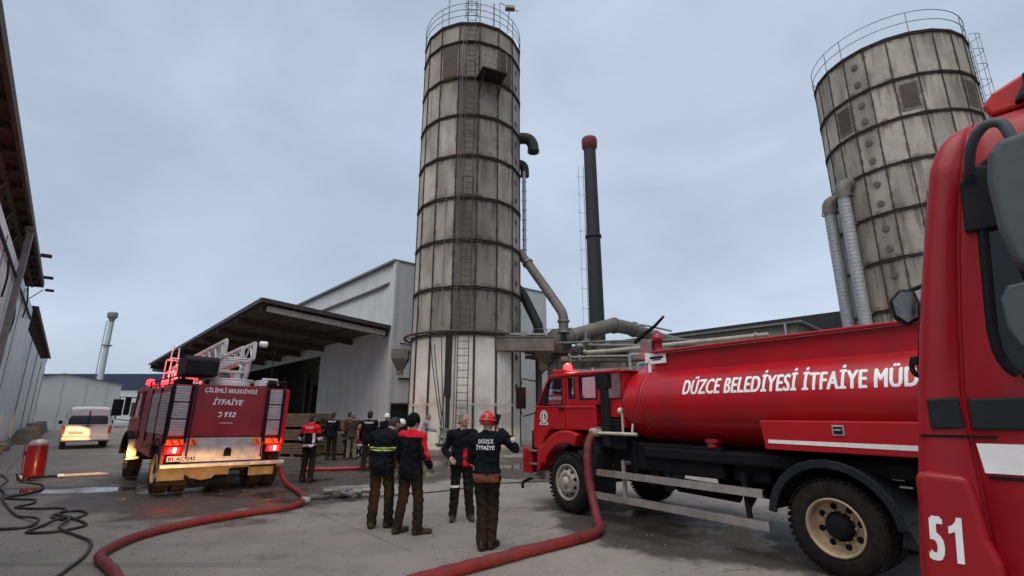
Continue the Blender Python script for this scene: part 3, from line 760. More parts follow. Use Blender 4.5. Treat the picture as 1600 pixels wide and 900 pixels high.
b = MB(); b.add([(X0, .02, cz(0)), (CN, .02, cz(0)), (CN, Y1, cz(Y1)), (X0, Y1, cz(Y1)), (X0, .02, cz(0)+.10), (CN, .02, cz(0)+.10), (CN, Y1, cz(Y1)+.10), (X0, Y1, cz(Y1)+.10)], [(0, 1, 2, 3), (7, 6, 5, 4), (0, 4, 5, 1), (1, 5, 6, 2), (2, 6, 7, 3), (3, 7, 4, 0)])
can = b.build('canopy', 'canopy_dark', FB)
b = MB()
for x in np.arange(.5, CN, 4.6):
    b.bar((x, .05, cz(0)-.22), (x, Y1-.15, cz(Y1)-.20), .16, .36)
b.build('rafter', 'canopy_dark', can)
b = MB()
for y in (1.6, 3.4, 5.2, 6.55): b.bar((0.0, y, cz(y)-.075), (CN-.2, y, cz(y)-.075), .09, .14)
b.build('purlin', 'canopy_dark', can)
b = MB(); b.bar((.10, .35, cz(.35)-.32), (.10, 6.45, cz(6.45)-.30), .10, .26); b.build('end_beam', 'canopy_beam', can)
b = MB(); b.bar((X0-.03, .05, cz(0)+.03), (X0-.03, Y1, cz(Y1)+.03), .04, .20); b.bar((X0, Y1+.03, cz(Y1)+.03), (CN, Y1+.03, cz(Y1)+.03), .04, .20); b.build('fascia', 'canopy_top', can)
b = MB(); b.bar((CN-.3, 6.4, cz(6.4)-.5), (CN-.3, 2, cz(2)-.5), .1, .3); b.build('far_beam', 'canopy_beam', can)

# ---- building along the left edge
LW = thing('warehouse_building', 'long weathered grey wall with a rusty steel eave along the left edge', 'building', (0, 0, 0), ROT)
d0 = 2.22                                        # distance of its face from the photographer (local y)
b = MB(); b.box((20.5, d0+.1, 3.6), (34.2, .2, 7.2)); wl = b.build('wall', 'clad_left', LW)
b = MB()
for x in (11, 21, 30): b.box((x+.3, d0-.005, 3.55), (.07, .04, 7.0))
b.build('panel_joint', 'steel', wl)
b = MB(); b.box((20.5, d0+5, 8.72), (34.4, 10.4, .10)); b.box((20.5, d0-.16, 8.66), (34.4, .10, .26)); b.build('roof', 'rust', LW)
b = MB()
for x in np.arange(4.5, 38, 1.5):
    b.bar((x, d0-.12, 8.58), (x, d0+2.5, 8.5), .09, .16)
for x in np.arange(4.0, 37, 3.0):
    b.bar((x, d0+.4, 7.25), (x+1.5, d0+.25, 8.55), .07, .07); b.bar((x+3, d0+.4, 7.25), (x+1.5, d0+.25, 8.55), .07, .07)
b.bar((3.5, d0+.35, 7.28), (37.5, d0+.35, 7.28), .14, .14); b.bar((3.5, d0+.25, 8.5), (37.5, d0+.25, 8.5), .12, .12)
b.build('eave_truss', 'rust', LW)
b = MB()
for x in (7, 25.2): b.box((x, d0-.16, 4.28), (.22, .20, 8.56)); b.box((x, d0-.16, 8.4), (.5, .3, .12))
b.build('post', 'steel', LW, bevel=.01)
b = MB(); b.box((20.5, d0+3.2, 7.9), (34, .1, 1.4)); b.build('clerestory', 'shed_white', LW)
b = MB()
for x, z in ((28.5, 8.25), (33.0, 8.2), (36.2, 8.15)): b.box((x, d0-.55, z), (.3, .36, .10)); b.bar((x, d0-.3, z), (x, d0+.2, z-.6), .04, .04)
b.build('flood_light', 'dark', LW)
b = MB()
for x, zz in ((22, 5.8), (27, 5.2), (31, 6.4)): b.tube(smooth_path([(x, d0-.05, zz+.9), (x+.4, d0-.12, zz+.2), (x+1.0, d0-.05, zz-.4)], 5), .03, 6)
b.tube([(4, d0-.08, 6.6), (36, d0-.08, 6.5)], .05, 6); b.build('cable', 'dark', LW)
b = MB()
for i in range(26):
    x = 16+rnd.random()*21; b.box((x, d0-.12-rnd.random()*.25, .12+rnd.random()*.12), (.3+rnd.random()*1.1, .15+rnd.random()*.3, .2+rnd.random()*.3), 0)
b.build('wall_rubble', 'concrete_base', LW, bevel=.03)

LW2 = thing('warehouse_building', 'lower weathered wall with a dark roof edge beyond the rusty eave on the left', 'building', (0, 0, 0), ROT)
b = MB(); b.box((55, d0+.15, 3.1), (34.2, .2, 6.2)); b.build('wall', 'clad_left', LW2)
b = MB(); b.box((55, d0+5, 7.42), (34.4, 10.4, .12)); b.box((55, d0-.16, 7.36), (34.4, .08, .22)); b.build('roof', 'rust', LW2)
b = MB()
for x in np.arange(38.5, 72, 2.0): b.bar((x, d0-.12, 7.28), (x, d0+1.2, 7.15), .09, .16); b.bar((x, d0-.0, 7.15), (x, d0+.1, 6.2), .05, .05)
b.build('eave_bracket', 'rust', LW2)
b = MB()
for x in range(43, 72, 9): b.box((x, d0+.03, 3.1), (.10, .06, 6.2))
b.build('post', 'steel', LW2)
b = MB()
for i in range(9):
    x = 40+i*3.4; b.lathe([(.0, 0), (.45+.2*rnd.random(), 0), (.4, .5+rnd.random()*.5), (0, .8+rnd.random()*.3)], 8, 0, Matrix.Translation((x, d0-.75, 0)), False)
b.build('sacks', 'concrete_base', LW2)

# ---- far side of the yard
SH = thing('storage_shed', 'low pale shed with a shallow gable roof at the far end of the yard', 'shed', (-46.9, 60.5, 0), ROT)
b = MB(); b.prism([(p[0], p[1]) for p in ((0, 0), (0, 5.1), (.001, 5.1), (.001, 0))], 0, .01) if False else None
yz = [(-.0, 0), (-.0, 5.1), (5.2, 6.05), (9.4, 5.2), (9.4, 0)]
b.add([(0, y, z) for y, z in yz]+[(18, y, z) for y, z in yz], [(0, 1, 2, 3, 4), (9, 8, 7, 6, 5), (0, 5, 6, 1), (3, 8, 9, 4)]); b.build('wall', 'shed_white', SH)
b = MB(); b.add([(-.3, -.3, 5.07), (18.3, -.3, 5.07), (18.3, 5.2, 6.09), (-.3, 5.2, 6.09), (-.3, 9.7, 5.18), (18.3, 9.7, 5.18)], [(0, 1, 2, 3), (3, 2, 5, 4)]); b.build('roof', 'shed_white', SH)
b = MB()
for y in (1.2, 3.1, 5.2, 7.3): b.box((-.03, y, 2.6), (.05, .10, 5.2))
b.box((-.03, -.02, 2.5), (.06, .14, 5.1)); b.build('wall_seam', 'tower_grey', SH)
BW = thing('warehouse_building', 'dark blue warehouse roofline on the horizon behind the pale shed', 'building', (-75, 96, 0), ROT*0)
b = MB(); b.box((-2, 8, 3.0), (62, 16, 6.0)); b.build('wall', 'shed_white', BW)
b = MB(); b.box((-2, 8, 7.55), (62.6, 16.6, 2.9)); b.build('roof_band', 'blue_sheet', BW)
b = MB(); b.box((-11, -.5, 8.0), (7.5, .4, 1.2)); b.build('sign_panel', 'tower_grey', BW)
b = MB()
for k in range(9): b.box((-28+k*6.6, -.06, 2.4), (3.2, .12, 2.6))
b.build('window', 'dark_roof', BW)
TW = thing('tower', 'slender pale tower with a dark cap rising behind the far shed', 'tower', (-69.6, 85, 0), 0)
b = MB(); b.lathe([(.52, 0), (.44, 8), (.40, 12.8), (.38, 17.1)], 20); b.build('shaft', 'tower_grey', TW)
b = MB(); b.lathe([(.36, 17.0), (.46, 17.5), (.78, 18.0), (.78, 18.6), (.6, 18.8), (0, 18.9)], 12, 0, None, False); b.build('cap', 'steel', TW)
b = MB()
b.tube([(.62, -.2, 6), (.52, -.2, 17.2)], .06, 6); b.tube([(-.66, -.3, 6), (-.55, -.3, 17.2)], .06, 6)
b.lathe([(.5, 12.9), (.75, 12.95), (.75, 13.1), (.5, 13.1)], 12); b.build('ladder', 'steel', TW)

# ---- chimney
CH = thing('chimney', 'thin black chimney with a dull red cap behind the pipe rack', 'chimney', (6.6, 38, 0), 0)
b = MB(); b.lathe([(.62, 0), (.60, 8), (.555, 15.5), (.545, 16), (.50, 23.6)], 28); b.build('stack', 'chimney', CH)
b = MB(); b.lathe([(.60, 15.45), (.66, 15.5), (.66, 15.66), (.56, 15.7)], 28); b.build('flange', 'dark', CH)
b = MB(); b.lathe([(.50, 23.4), (.64, 23.6), (.66, 24.25), (.60, 24.45), (0, 24.52)], 24); b.build('cap', 'cap_red', CH)
b = MB(); ladder_mb(b, (-.72, -.25, 2), (-.64, -.2, 21.8), (0.25, 1, 0), .4, .5, .012, .008)
for z in np.arange(8, 22, 1.6): b.tube([(-.55, 0, z), (-1.1, -.25, z)], .014, 5); b.tube([(-1.1, -.45, z), (-1.12, -.05, z)], .016, 5)
b.tube([(-1.1, -.25, 6), (-1.05, -.2, 21.8)], .014, 5); b.build('ladder', 'steel', CH)

# ---- low buildings behind the tanker
LB = thing('low_building', 'low beige building with a shallow gable corner behind the red tanker', 'building', (17.4, 30.0, 0), ROT)
b = MB(); b.box((16, -.1, 3.5), (32, .2, 7.0)); b.add([(-.002, 0, 0), (-.002, -9, 0), (-.002, -9, 6.55), (-.002, 0, 7.05)], [(0, 3, 2, 1)]); b.build('wall', 'beige_wall', LB)
b = MB(); b.box((16, .1, 7.08), (32.4, .6, .12)); b.bar((-.2, .3, 7.10), (-.2, -9, 6.6), .4, .12); b.box((16, -5, 6.75), (32, 9.5, .12)); b.build('eave', 'steel', LB)
b = MB(); b.box((.5, .35, 6.4), (.12, .12, 1.3)); b.build('downpipe', 'galv', LB)
DB = thing('dark_building', 'long dark roof parapet on the skyline behind the beige building', 'building', (25.6, 36.2, 0), ROT)
b = MB(); b.box((20, -4, 3.9), (46, 8, 7.8)); b.build('wall', 'beige_wall', DB)
b = MB(); b.box((20, -3.98, 8.5), (46.3, 8.2, 1.4)); b.build('parapet', 'dark_roof', DB)
SW = thing('boiler_house', 'grey sheet-clad boiler house under the pipe rack between silo and tanker', 'building', (6.5, 31.0, 0), ROT)
b = MB(); b.box((5, -3.5, 2.6), (14, 7, 5.2)); b.build('wall', 'beige_wall', SW)
b = MB(); b.box((5, -3.48, 5.28), (14.4, 7.4, .16)); b.build('roof', 'steel', SW)

# ---- pipe rack and ducts right of the silo
SCW = thing('screw_conveyor', 'brown stained boxed conveyor sticking out of the right side of the slender silo', 'conveyor', (-.70, 21.75, 0), R(3))
b = MB(); b.box((1.28, .35, 4.66), (2.56, .62, .60)); b.build('trough', 'brown_box', SCW, bevel=.015)
b = MB(); b.box((1.28, .35, 4.985), (2.62, .70, .05)); b.build('lid', 'duct', SCW)
b = MB(); b.tube([(.6, .1, 5.08), (2.2, .1, 5.08)], .07, 8); b.box((1.2, .1, 5.08), (.3, .16, .2)); b.build('drive_shaft', 'steel', SCW)
b = MB(); b.lathe([(.6, 0), (.25, -.55), (.25, -.8)], 4, 0, Matrix.Translation((2.1, .35, 4.35)) @ Matrix.Rotation(R(45), 4, 'Z'), False); b.build('discharge_hopper', 'rust', SCW)
RK = thing('pipe_rack', 'rusty steel platform and legs carrying pipes between the slender silo and the tanker', 'pipe rack', (1.9, 23.4, 0), 0)
b = MB()
for (x, y) in ((-.6, 0), (1.4, -.3), (-.6, 2.4), (1.4, 2.4), (4.2, 2.2), (7.2, 3.8)):
    b.box((x, y, 2.25), (.18, .18, 4.5))
    b.bar((x, y, 3.4), (x+.9, y, 4.4), .08, .08)
b.build('leg', 'rust', RK)
b = MB(); b.box((.4, 1.1, 4.45), (2.6, 3.2, .12)); b.bar((-1.2, -.35, 4.52), (9, 3.6, 4.7), .14, .2); b.bar((-1.2, 2.5, 4.52), (9, 5.2, 4.7), .14, .2); b.build('deck', 'rust', RK)
b = MB()
for q in range(5):
    x = -.9+q*.65; b.tube([(x, -.45, 4.5), (x, -.45, 5.5)], .02, 6)
for z in (5.0, 5.5): b.tube([(-.9, 2.4, z), (-.9, -.45, z), (1.7, -.45, z), (1.7, 2.4, z)], .02, 6)
b.build('railing', 'steel', RK)
b = MB(); b.lathe([(.62, 4.52), (.66, 4.6), (.66, 5.25), (.4, 5.6), (.3, 5.65)], 20, 0, Matrix.Translation((.35, .6, 0))); b.lathe([(.55, 4.52), (.6, 4.7), (.6, 5.1), (.3, 5.4)], 18, 0, Matrix.Translation((-.75, .9, 0))); b.build('fan_casing', 'duct', RK)
b = MB(); ladder_mb(b, (1.0, -.6, .2), (1.0, -.6, 4.6), (1, 0, 0), .4); b.build('ladder', 'steel', RK)
def duct(label, path, r, mt, rings_at=(), group='ducts on the pipe rack', n=5, name='duct'):
    pts = smooth_path(path, n); o = thing(name, label, 'duct', pts[0], 0, group)
    base = Vector(pts[0]); b = MB(); b.tube([p-base for p in pts], r, 16); b.build('pipe', mt, o)
    if rings_at:
        b = MB()
        for f in rings_at:
            i = min(len(pts)-2, int(f*(len(pts)-1))); t = (pts[i+1]-pts[i]).normalized()
            X = Matrix.Translation(pts[i]-base) @ t.to_track_quat('Z', 'Y').to_matrix().to_4x4()
            b.lathe([(r, -.05), (r+.06, -.045), (r+.06, .045), (r, .05)], 18, 0, X, False)
        b.build('flange', 'steel', o)
    return o
duct('long diagonal duct coming down from the silo flank to a bent elbow', [(.30, 24.35, 9.75), (.70, 24.0, 9.17), (1.2, 23.6, 8.3), (1.7, 23.2, 7.42), (2.2, 22.78, 6.5), (2.33, 22.68, 6.22), (2.38, 22.64, 5.95), (2.38, 22.62, 5.6), (2.38, 22.6, 5.25)], .225, 'duct', (.15, .8, .98))
duct('shorter dark diagonal duct close to the silo, behind the long one', [(.2, 25, 8.1), (.55, 24.75, 7.6), (.82, 24.55, 7.0), (1.1, 24.35, 6.35), (1.26, 24.22, 5.95), (1.32, 24.2, 5.6), (1.32, 24.2, 5.1)], .24, 'chimney', (.9,))
duct('thick horizontal duct rising to a flanged bend on top of the rack', [(2.4, 22.8, 5.05), (3.2, 23.1, 5.3), (4.6, 23.7, 5.75), (5.0, 24.0, 5.85), (6.2, 25, 5.82), (7.6, 26.2, 5.6), (10.5, 28.5, 5.35)], .34, 'duct', (.1, .52, .68, .85))
duct('lower pale duct running right under the flanged duct', [(3.2, 24.6, 4.9), (5.4, 24.8, 4.95), (6.6, 25.2, 4.9), (9, 26.5, 4.6)], .22, 'galv', (.3, .6))
duct('long cream pipe sloping along the top of the tanker', [(3.1, 21.2, 4.2), (4.2, 21.0, 4.25), (7, 20.6, 4.5), (10.5, 20.2, 4.82)], .09, 'pale_pipe', (.05, .95))
duct('dark pipe at the foot of the rack, behind the tanker cab roof', [(2.2, 22.4, 4.0), (5.0, 22.3, 4.05), (9.5, 22.6, 4.2)], .16, 'brown_box', (.2, .7))
duct('rust brown pipe below the cream one, behind the cab roof', [(1.8, 22.0, 3.35), (5.0, 21.9, 3.45), (9.0, 22.0, 3.7)], .19, 'duct', (.3, .6))
for (x, y, zt) in ((5.0, 21.2, 4.1), (5.35, 21.3, 3.75)):
    duct('pale upright pipe with a bent top just behind the tanker cab, '+('taller of two' if zt > 4 else 'shorter of two'), [(x, y, 0), (x, y, zt-.4), (x+.02, y, zt-.1), (x+.12, y, zt), (x+.8, y+.1, zt+.02)], .07, 'galv', (), 'upright pipes behind the cab')
for k, (pts, r, mt) in enumerate((
    ([(2.0, 22.3, 4.75), (5.5, 22.2, 4.85), (9.5, 22.6, 4.95)], .055, 'duct'),
    ([(2.6, 22.2, 0), (2.6, 22.2, 3.9), (2.75, 22.2, 4.1), (5.2, 22.1, 4.15)], .06, 'steel'),
    ([(3.9, 22.5, 0), (3.9, 22.5, 4.6)], .09, 'duct'),
    ([(3.4, 22.6, 5.4), (3.4, 22.6, 4.9), (3.6, 22.6, 4.7), (6.4, 23.2, 4.75)], .08, 'steel'),
    ([(5.9, 23.2, 5.6), (6.1, 23.2, 5.75), (7.9, 24.4, 5.65)], .05, 'galv'),
    ([(4.4, 22.0, 2.6), (8.0, 22.0, 2.8)], .10, 'brown_box'))):
    duct(('thin dark pipe along the rack edge above the cab roof', 'grey pipe climbing from the ground and turning along the rack', 'upright brown pipe between the rack legs', 'grey pipe dropping from the fat duct and running right', 'small bright pipe bent over the top of the fat duct', 'lowest brown pipe, half hidden by the tanker cab')[k], pts, r, mt, (.5,) if r > .07 else ())
b = MB(); b.box((3.0, 22.55, 4.62), (1.6, .25, .10)); b.box((5.2, 22.7, 4.42), (3.2, .3, .08)); b.bar((2.5, 22.4, 4.5), (3.1, 22.4, 5.35), .05, .05); b.bar((3.1, 22.4, 5.35), (4.8, 22.5, 5.2), .04, .04); b.bar((4.8, 22.5, 5.2), (4.8, 22.5, 4.4), .05, .05)
b.build('cable_tray', 'rust', RK)
b = MB()
for q in ((4.2, 24.0, 4.6, .5, .9, 1.0), (6.1, 24.4, 4.3, .9, .8, 1.4), (7.4, 25.2, 4.5, 1.5, 1.0, .7)): b.box(q[:3], q[3:])
b.box((3.6, 23.4, 3.9), (3.0, .5, .5)); b.build('rack_machine', 'duct', bevel=.03, label='grey boxes of machinery sitting among the ducts on the rack', cat='machinery')

# ================================================================== VEHICLES
def loft(b, secs, mi=0, caps=True, X=None, smooth=True):
    n = len(secs[0]); vs = [p for s in secs for p in s]
    fs = [(i*n+j, i*n+(j+1) % n, (i+1)*n+(j+1) % n, (i+1)*n+j) for i in range(len(secs)-1) for j in range(n)]
    b.add(vs, fs, mi, smooth, X)
    if caps: b.add(secs[0], [tuple(range(n-1, -1, -1))], mi, False, X); b.add(secs[-1], [tuple(range(n))], mi, False, X)
    return b
def arch(b, cx, cz, r0, r1, y0, y1, a0, a1, mi=0, n=14, X=None):
    """mudguard: part of a ring in the xz plane"""
    vs = []
    for k in range(n+1):
        a = R(a0+(a1-a0)*k/n)
        for r in (r0, r1):
            for y in (y0, y1): vs.append((cx+r*math.cos(a), y, cz+r*math.sin(a)))
    fs = []
    for k in range(n):
        o = k*4; q = o+4
        fs += [(o, q, q+1, o+1), (o+2, o+3, q+3, q+2), (o, o+2, q+2, q), (o+1, q+1, q+3, o+3)]
    fs += [(0, 1, 3, 2), (n*4, n*4+2, n*4+3, n*4+1)]
    return b.add(vs, fs, mi, False, X)
def side_frame(y):
    """text space on a left flank seen from outside: reading direction runs to the rear"""
    return lambda x, z: frame((x, y, z), (-1, 0, 0), (0, 0, 1))

# ---------------------------------------------------------------- tanker
TK = thing('fire_tanker', 'red water tanker fire truck with a long lettered round tank, parked across the right half', 'fire truck', (4.41, 6.47, 0), math.atan2(.819, -.573))
b = MB()
for y in (-.42, .42): b.box((2.0, y, .92), (6.6, .09, .24))
for x in (-1.1, 0, 1.2, 2.4, 3.4): b.box((x, 0, .92), (.12, .8, .18))
b.build('chassis_frame', 'chassis', TK)
b = MB()
b.box((2.15, .62, 1.02), (1.5, .60, .42)); b.box((3.2, .55, 1.0), (.55, .7, .5)); b.box((1.05, .66, 1.0), (.5, .4, .38)); b.box((.7, .2, 1.1), (4, 1.6, .16)); b.build('equipment_box', 'chassis', TK, bevel=.03)
b = MB(); b.lathe([(0, 0), (.24, 0), (.27, .03), (.27, .95), (.24, .98), (0, .98)], 20, 0, Matrix.Translation((1.35, -.55, .68)) @ Matrix.Rotation(R(90), 4, 'Y')); b.tube([(1.6, .3, .55), (2.6, .3, .58)], .11, 10); b.tube([(1.35, .35, .55), (1.2, .75, .50)], .045, 8); b.build('exhaust_and_air_tank', 'chassis', TK)
b = MB(); b.box((0, 0, .5), (.2, 1.7, .2)); b.ell((0, 0, .5), (.26, .26, .24)); b.box((4.3, 0, .5), (.14, 1.9, .14)); b.tube([(0, 0, .62), (3.6, 0, .85)], .05, 8); b.build('axle', 'chassis', TK)
for x in (4.30,): 
    for s_ in (1, -1): wheel(TK, x, 1.19*s_, .505, .505, .28, s_, 'front', 'rim_grey', steer=0)
for s_ in (1, -1): wheel(TK, -.03, 1.20*s_, .495, .495, .26, s_, 'rear', 'rim_tan', dual=True)
# tank
TA, TB, TZ = 1.12, .695, 1.84
def ering(x, k, n=48, kz=None): return [(x, TA*k*math.cos(2*math.pi*j/n), TZ+TB*(kz or k)*math.sin(2*math.pi*j/n)) for j in range(n)]
b = MB(); secs = []
for x, k in ((-1.38, .02), (-1.37, .40), (-1.33, .72), (-1.26, .93), (-1.20, .99), (-1.15, 1), (.7, 1), (2.90, 1), (2.98, .985), (3.05, .94), (3.10, .84), (3.13, .65), (3.15, .35), (3.155, .02)): secs.append(ering(x, k))
loft(b, secs); tank = b.build('tank', 'red_tank', TK)
b = MB()
for x in (-1.12, 2.62):
    b.lathe([(1.0, -.03), (1.006, -.03), (1.006, .03), (1.0, .03)], 60, 0, Matrix.Translation((x, 0, TZ)) @ Matrix.Diagonal((1, TA, TB, 1)) @ Matrix.Rotation(R(90), 4, 'Y'))
b.build('tank_seam', 'red_tank', tank)
b = MB(); b.prismz([(-1.2, .80), (2.52, .80), (2.62, .70), (2.62, -.70), (2.52, -.80), (-1.2, -.80)], 2.28, 2.62); b.build('walkway_coaming', 'red_tank', TK, bevel=.02)
b = MB(); b.box((.65, .84, 2.635), (3.75, .10, .035)); b.box((.65, -.84, 2.635), (3.75, .10, .035)); b.build('coaming_lip', 'red', TK, bevel=.01)
b = MB(); b.box((2.64, .72, 2.56), (.03, .30, .16)); b.box((2.45, .83, 2.53), (.36, .02, .15)); b.box((2.60, .83, 2.42), (.05, .02, .2)); pl = b.build('data_plate', 'white_paint', TK)
b = MB(); b.box((2.45, .843, 2.55), (.26, .006, .035)); b.box((2.45, .843, 2.515), (.18, .006, .012)); b.build('plate_marking', 'chassis', pl)
def wrap(p):
    q = (p.z-TZ)/TB; return Vector((p.x, TA*math.sqrt(max(0, 1-q*q))+.004, p.z))
text('DÜZCE BELEDİYESİ İTFAİYE MÜD', tank, frame((1.82, 1.1, 1.945), (-1, 0, 0), (0, 0, 1)), 0.212, 2.80, bold=.05, warp=wrap, space=1.08)
# rear locker box with stripe
b = MB(); b.prism([(.62, 1.26), (.66, 1.60), (-1.3, 1.60), (-1.3, 1.26)], .55, 1.215); lk = b.build('locker', 'red', TK, bevel=.015)
b = MB(); b.prism([(.57, 1.335), (.57, 1.375), (-.94, 1.375), (-.98, 1.33), (-1.0, 1.25), (-.97, 1.25), (-.93, 1.325)], 1.216, 1.221); b.build('white_stripe', 'white_paint', lk)
b = MB(); b.box((-.22, 1.222, 1.50), (.12, .014, .11)); b.box((-.22, 1.232, 1.50), (.085, .012, .075), 1); b.box((-.22, 1.240, 1.505), (.07, .010, .018)); b.build('latch', ['alu', 'chassis'], lk, bevel=.004)
# side rails
for z0, z1, xa, xb in ((.69, .785, .74, 3.62), (.33, .43, .70, 3.62)):
    b = MB(); zc = (z0+z1)/2; h = z1-z0; y = 1.18
    b.box(((xa+xb)/2, y, zc), (xb-xa, .022, h-.02)); b.box(((xa+xb)/2, y-.02, z1-.006), (xb-xa, .06, .012)); b.box(((xa+xb)/2, y-.02, z0+.006), (xb-xa, .06, .012))
    b.build('side_rail', 'alu', TK)
for x in (.95, 2.98):
    b = MB(); b.bar((x, 1.14, .33), (x+.10, 1.05, .95), .06, .035); b.bar((x+.10, 1.05, .9), (x+.1, .4, .95), .05, .05); b.build('rail_bracket', 'alu' if x > 2 else 'chassis', TK)
# mudguards and flaps
for s_ in (1, -1):
    y0, y1 = (.62, 1.235) if s_ > 0 else (-1.235, -.62)
    b = MB(); arch(b, -.03, .5, .645, .668, y0, y1, 8, 172); 
    b.build('rear_mudguard', 'mudguard', TK)
    b = MB(); arch(b, -.03, .5, .60, .69, y1-.03 if s_ > 0 else y0, y1+.012 if s_ > 0 else y0+.03, 6, 174); b.prism([(-.70, .62), (-.66, .62), (-.62, .42), (-.78, .40)], y0+.1, y1-.03); b.build('rear_mudguard_lip', 'mudguard', TK, bevel=.01)
    b = MB(); arch(b, 4.30, .5, .63, .655, y0+.02, y1-.02, 120, 200)
    b.prism([(3.72, .98), (3.86, 1.22), (3.60, 1.30), (3.50, 1.05), (3.60, .62), (3.66, .40), (3.71, .40), (3.70, .7)], y0+.2 if s_ > 0 else y0, y1-.02 if s_ > 0 else y1-.2); b.build('front_mudguard', 'mudguard', TK, bevel=.015)
b = MB()
for k, (x, z) in enumerate(((-.50, 1.10), (-.60, 1.02), (-.42, 1.13), (-.66, .95))): b.box((x, .95, z), (.11, .02, .018), 0, Matrix.Identity(4))
b.build('pipe_fitting', 'alu', TK)
# cab
CY = 1.13
cab_lo = [(5.34, 1.02), (5.36, 1.30), (5.33, 1.62), (5.27, 1.83), (3.60, 1.82), (3.585, 1.50), (3.60, 1.42), (3.72, 1.385), (4.85, 1.385), (5.02, 1.2), (5.10, 1.02)]
b = MB(); b.prism(cab_lo, -CY, CY); b.box((4.35, 0, 1.36), (1.6, 1.6, .1)); cab = b.build('cab', 'red', TK, bevel=.035, seg=3)
def plate_y(b, poly, y, t=.03, tilt=.0, mi=0): b.prism(poly, y-t, y, mi)
b = MB()
for s_ in (1, -1):
    y0, y1 = (CY-.075, CY-.02) if s_ > 0 else (-CY+.02, -CY+.075)
    b.prism([(5.27, 1.82), (5.20, 1.82), (4.78, 2.38), (4.86, 2.40)], y0, y1)           # A pillar
    b.prism([(4.46, 1.82), (4.29, 1.82), (4.29, 2.38), (4.46, 2.38)], y0, y1)
    b.prism([(4.12, 1.82), (4.00, 1.82), (4.00, 2.38), (4.12, 2.38)], y0, y1)
    b.prism([(4.30, 1.82), (4.11, 1.82), (4.11, 1.93), (4.30, 1.93)], y0, y1)
    b.prism([(4.01, 1.82), (3.48, 1.82), (3.48, 1.92), (4.01, 1.92)], y0, y1)
    b.prism([(3.56, 1.82), (3.44, 1.82), (3.44, 2.38), (3.56, 2.38)], y0, y1)
    b.prism([(3.46, 1.62), (3.02, 1.62), (3.02, 1.92), (3.46, 1.92)], y0-.06 if s_ > 0 else y0, y1-.06 if s_ > 0 else y1+.06)
    b.prism([(4.9, 2.325), (3.0, 2.325), (3.0, 2.40), (4.86, 2.40)], y0, y1)
b.box((3.03, 0, 1.9), (.05, 2*CY-.16, .9)); cp_ = b.build('cab_pillars', 'red', TK, bevel=.012)
b = MB(); secs = []
for x, k, z in ((4.98, .86, 2.375), (4.95, .93, 2.39), (4.80, .98, 2.41), (4.3, 1.0, 2.425), (3.5, 1.0, 2.41), (3.05, .99, 2.39), (2.95, .96, 2.38)):
    hw = (CY+.015)*k; secs.append([(x, hw, 2.36), (x, hw, z-.02), (x, hw-.06, z), (x, 0, z+.02), (x, -hw+.06, z), (x, -hw, z-.02), (x, -hw, 2.36)])
loft(b, secs, smooth=False); b.build('cab_roof', 'red', TK, bevel=.012)
b = MB()
for s_ in (1, -1):
    y0, y1 = (CY-.055, CY-.048) if s_ > 0 else (-CY+.048, -CY+.055)
    for poly in ([(5.20, 1.83), (4.47, 1.83), (4.47, 2.33), (4.80, 2.33)], [(4.29, 1.93), (4.12, 1.93), (4.12, 2.33), (4.29, 2.33)], [(4.0, 1.92), (3.56, 1.92), (3.56, 2.33), (4.0, 2.33)], [(3.44, 1.93), (3.04, 1.93), (3.04, 2.33), (3.44, 2.33)]):
        b = MB(); b.prism(poly, y0, y1); b.build('window', 'glass', TK)
b = MB(); b.add([(5.22, CY-.08, 1.85), (5.22, -CY+.08, 1.85), (4.84, -CY+.08, 2.38), (4.84, CY-.08, 2.38)], [(0, 1, 2, 3)]); b.build('windscreen', 'glass', TK)
b = MB()
def rubber(poly, y, r=.016): b.tube([(p[0], y, p[1]) for p in poly+[poly[0], poly[1]]], r, 6, cap=False)
for poly in ([(5.19, 1.84), (4.48, 1.84), (4.48, 2.32), (4.83, 2.32)], [(4.28, 1.95), (4.13, 1.95), (4.13, 2.31), (4.28, 2.31)], [(3.99, 1.93), (3.57, 1.93), (3.57, 2.32), (3.99, 2.32)]): rubber(poly, CY-.022)
b.tube([(4.98, CY-.03, 1.84), (4.88, CY-.03, 2.26)], .014, 6); b.build('window_seal', 'black', TK)
b = MB(); b.box((4.2, .45, 1.75), (.5, .5, .5)); b.box((3.98, .45, 2.05), (.14, .5, .5)); b.box((4.2, -.45, 1.75), (.5, .5, .5)); b.box((3.98, -.45, 2.05), (.14, .5, .5)); b.box((4.95, 0, 1.86), (.35, 1.9, .14)); b.build('seat', 'black', TK, bevel=.04)
b = MB(); b.box((4.375, CY+.001, 1.63), (.010, .006, .40)); b.box((4.375, CY-.018, 2.10), (.008, .008, .5)); b.build('door_seam', 'chassis', cab)
b = MB(); b.box((4.47, CY+.018, 1.76), (.16, .022, .032)); b.build('door_handle', 'black', cab, bevel=.006)
b = MB(); b.box((3.98, CY+.006, 1.785), (.76, .02, .03)); b.box((4.85, CY+.004, 1.80), (.86, .012, .02)); b.build('belt_moulding', 'red', cab, bevel=.006)
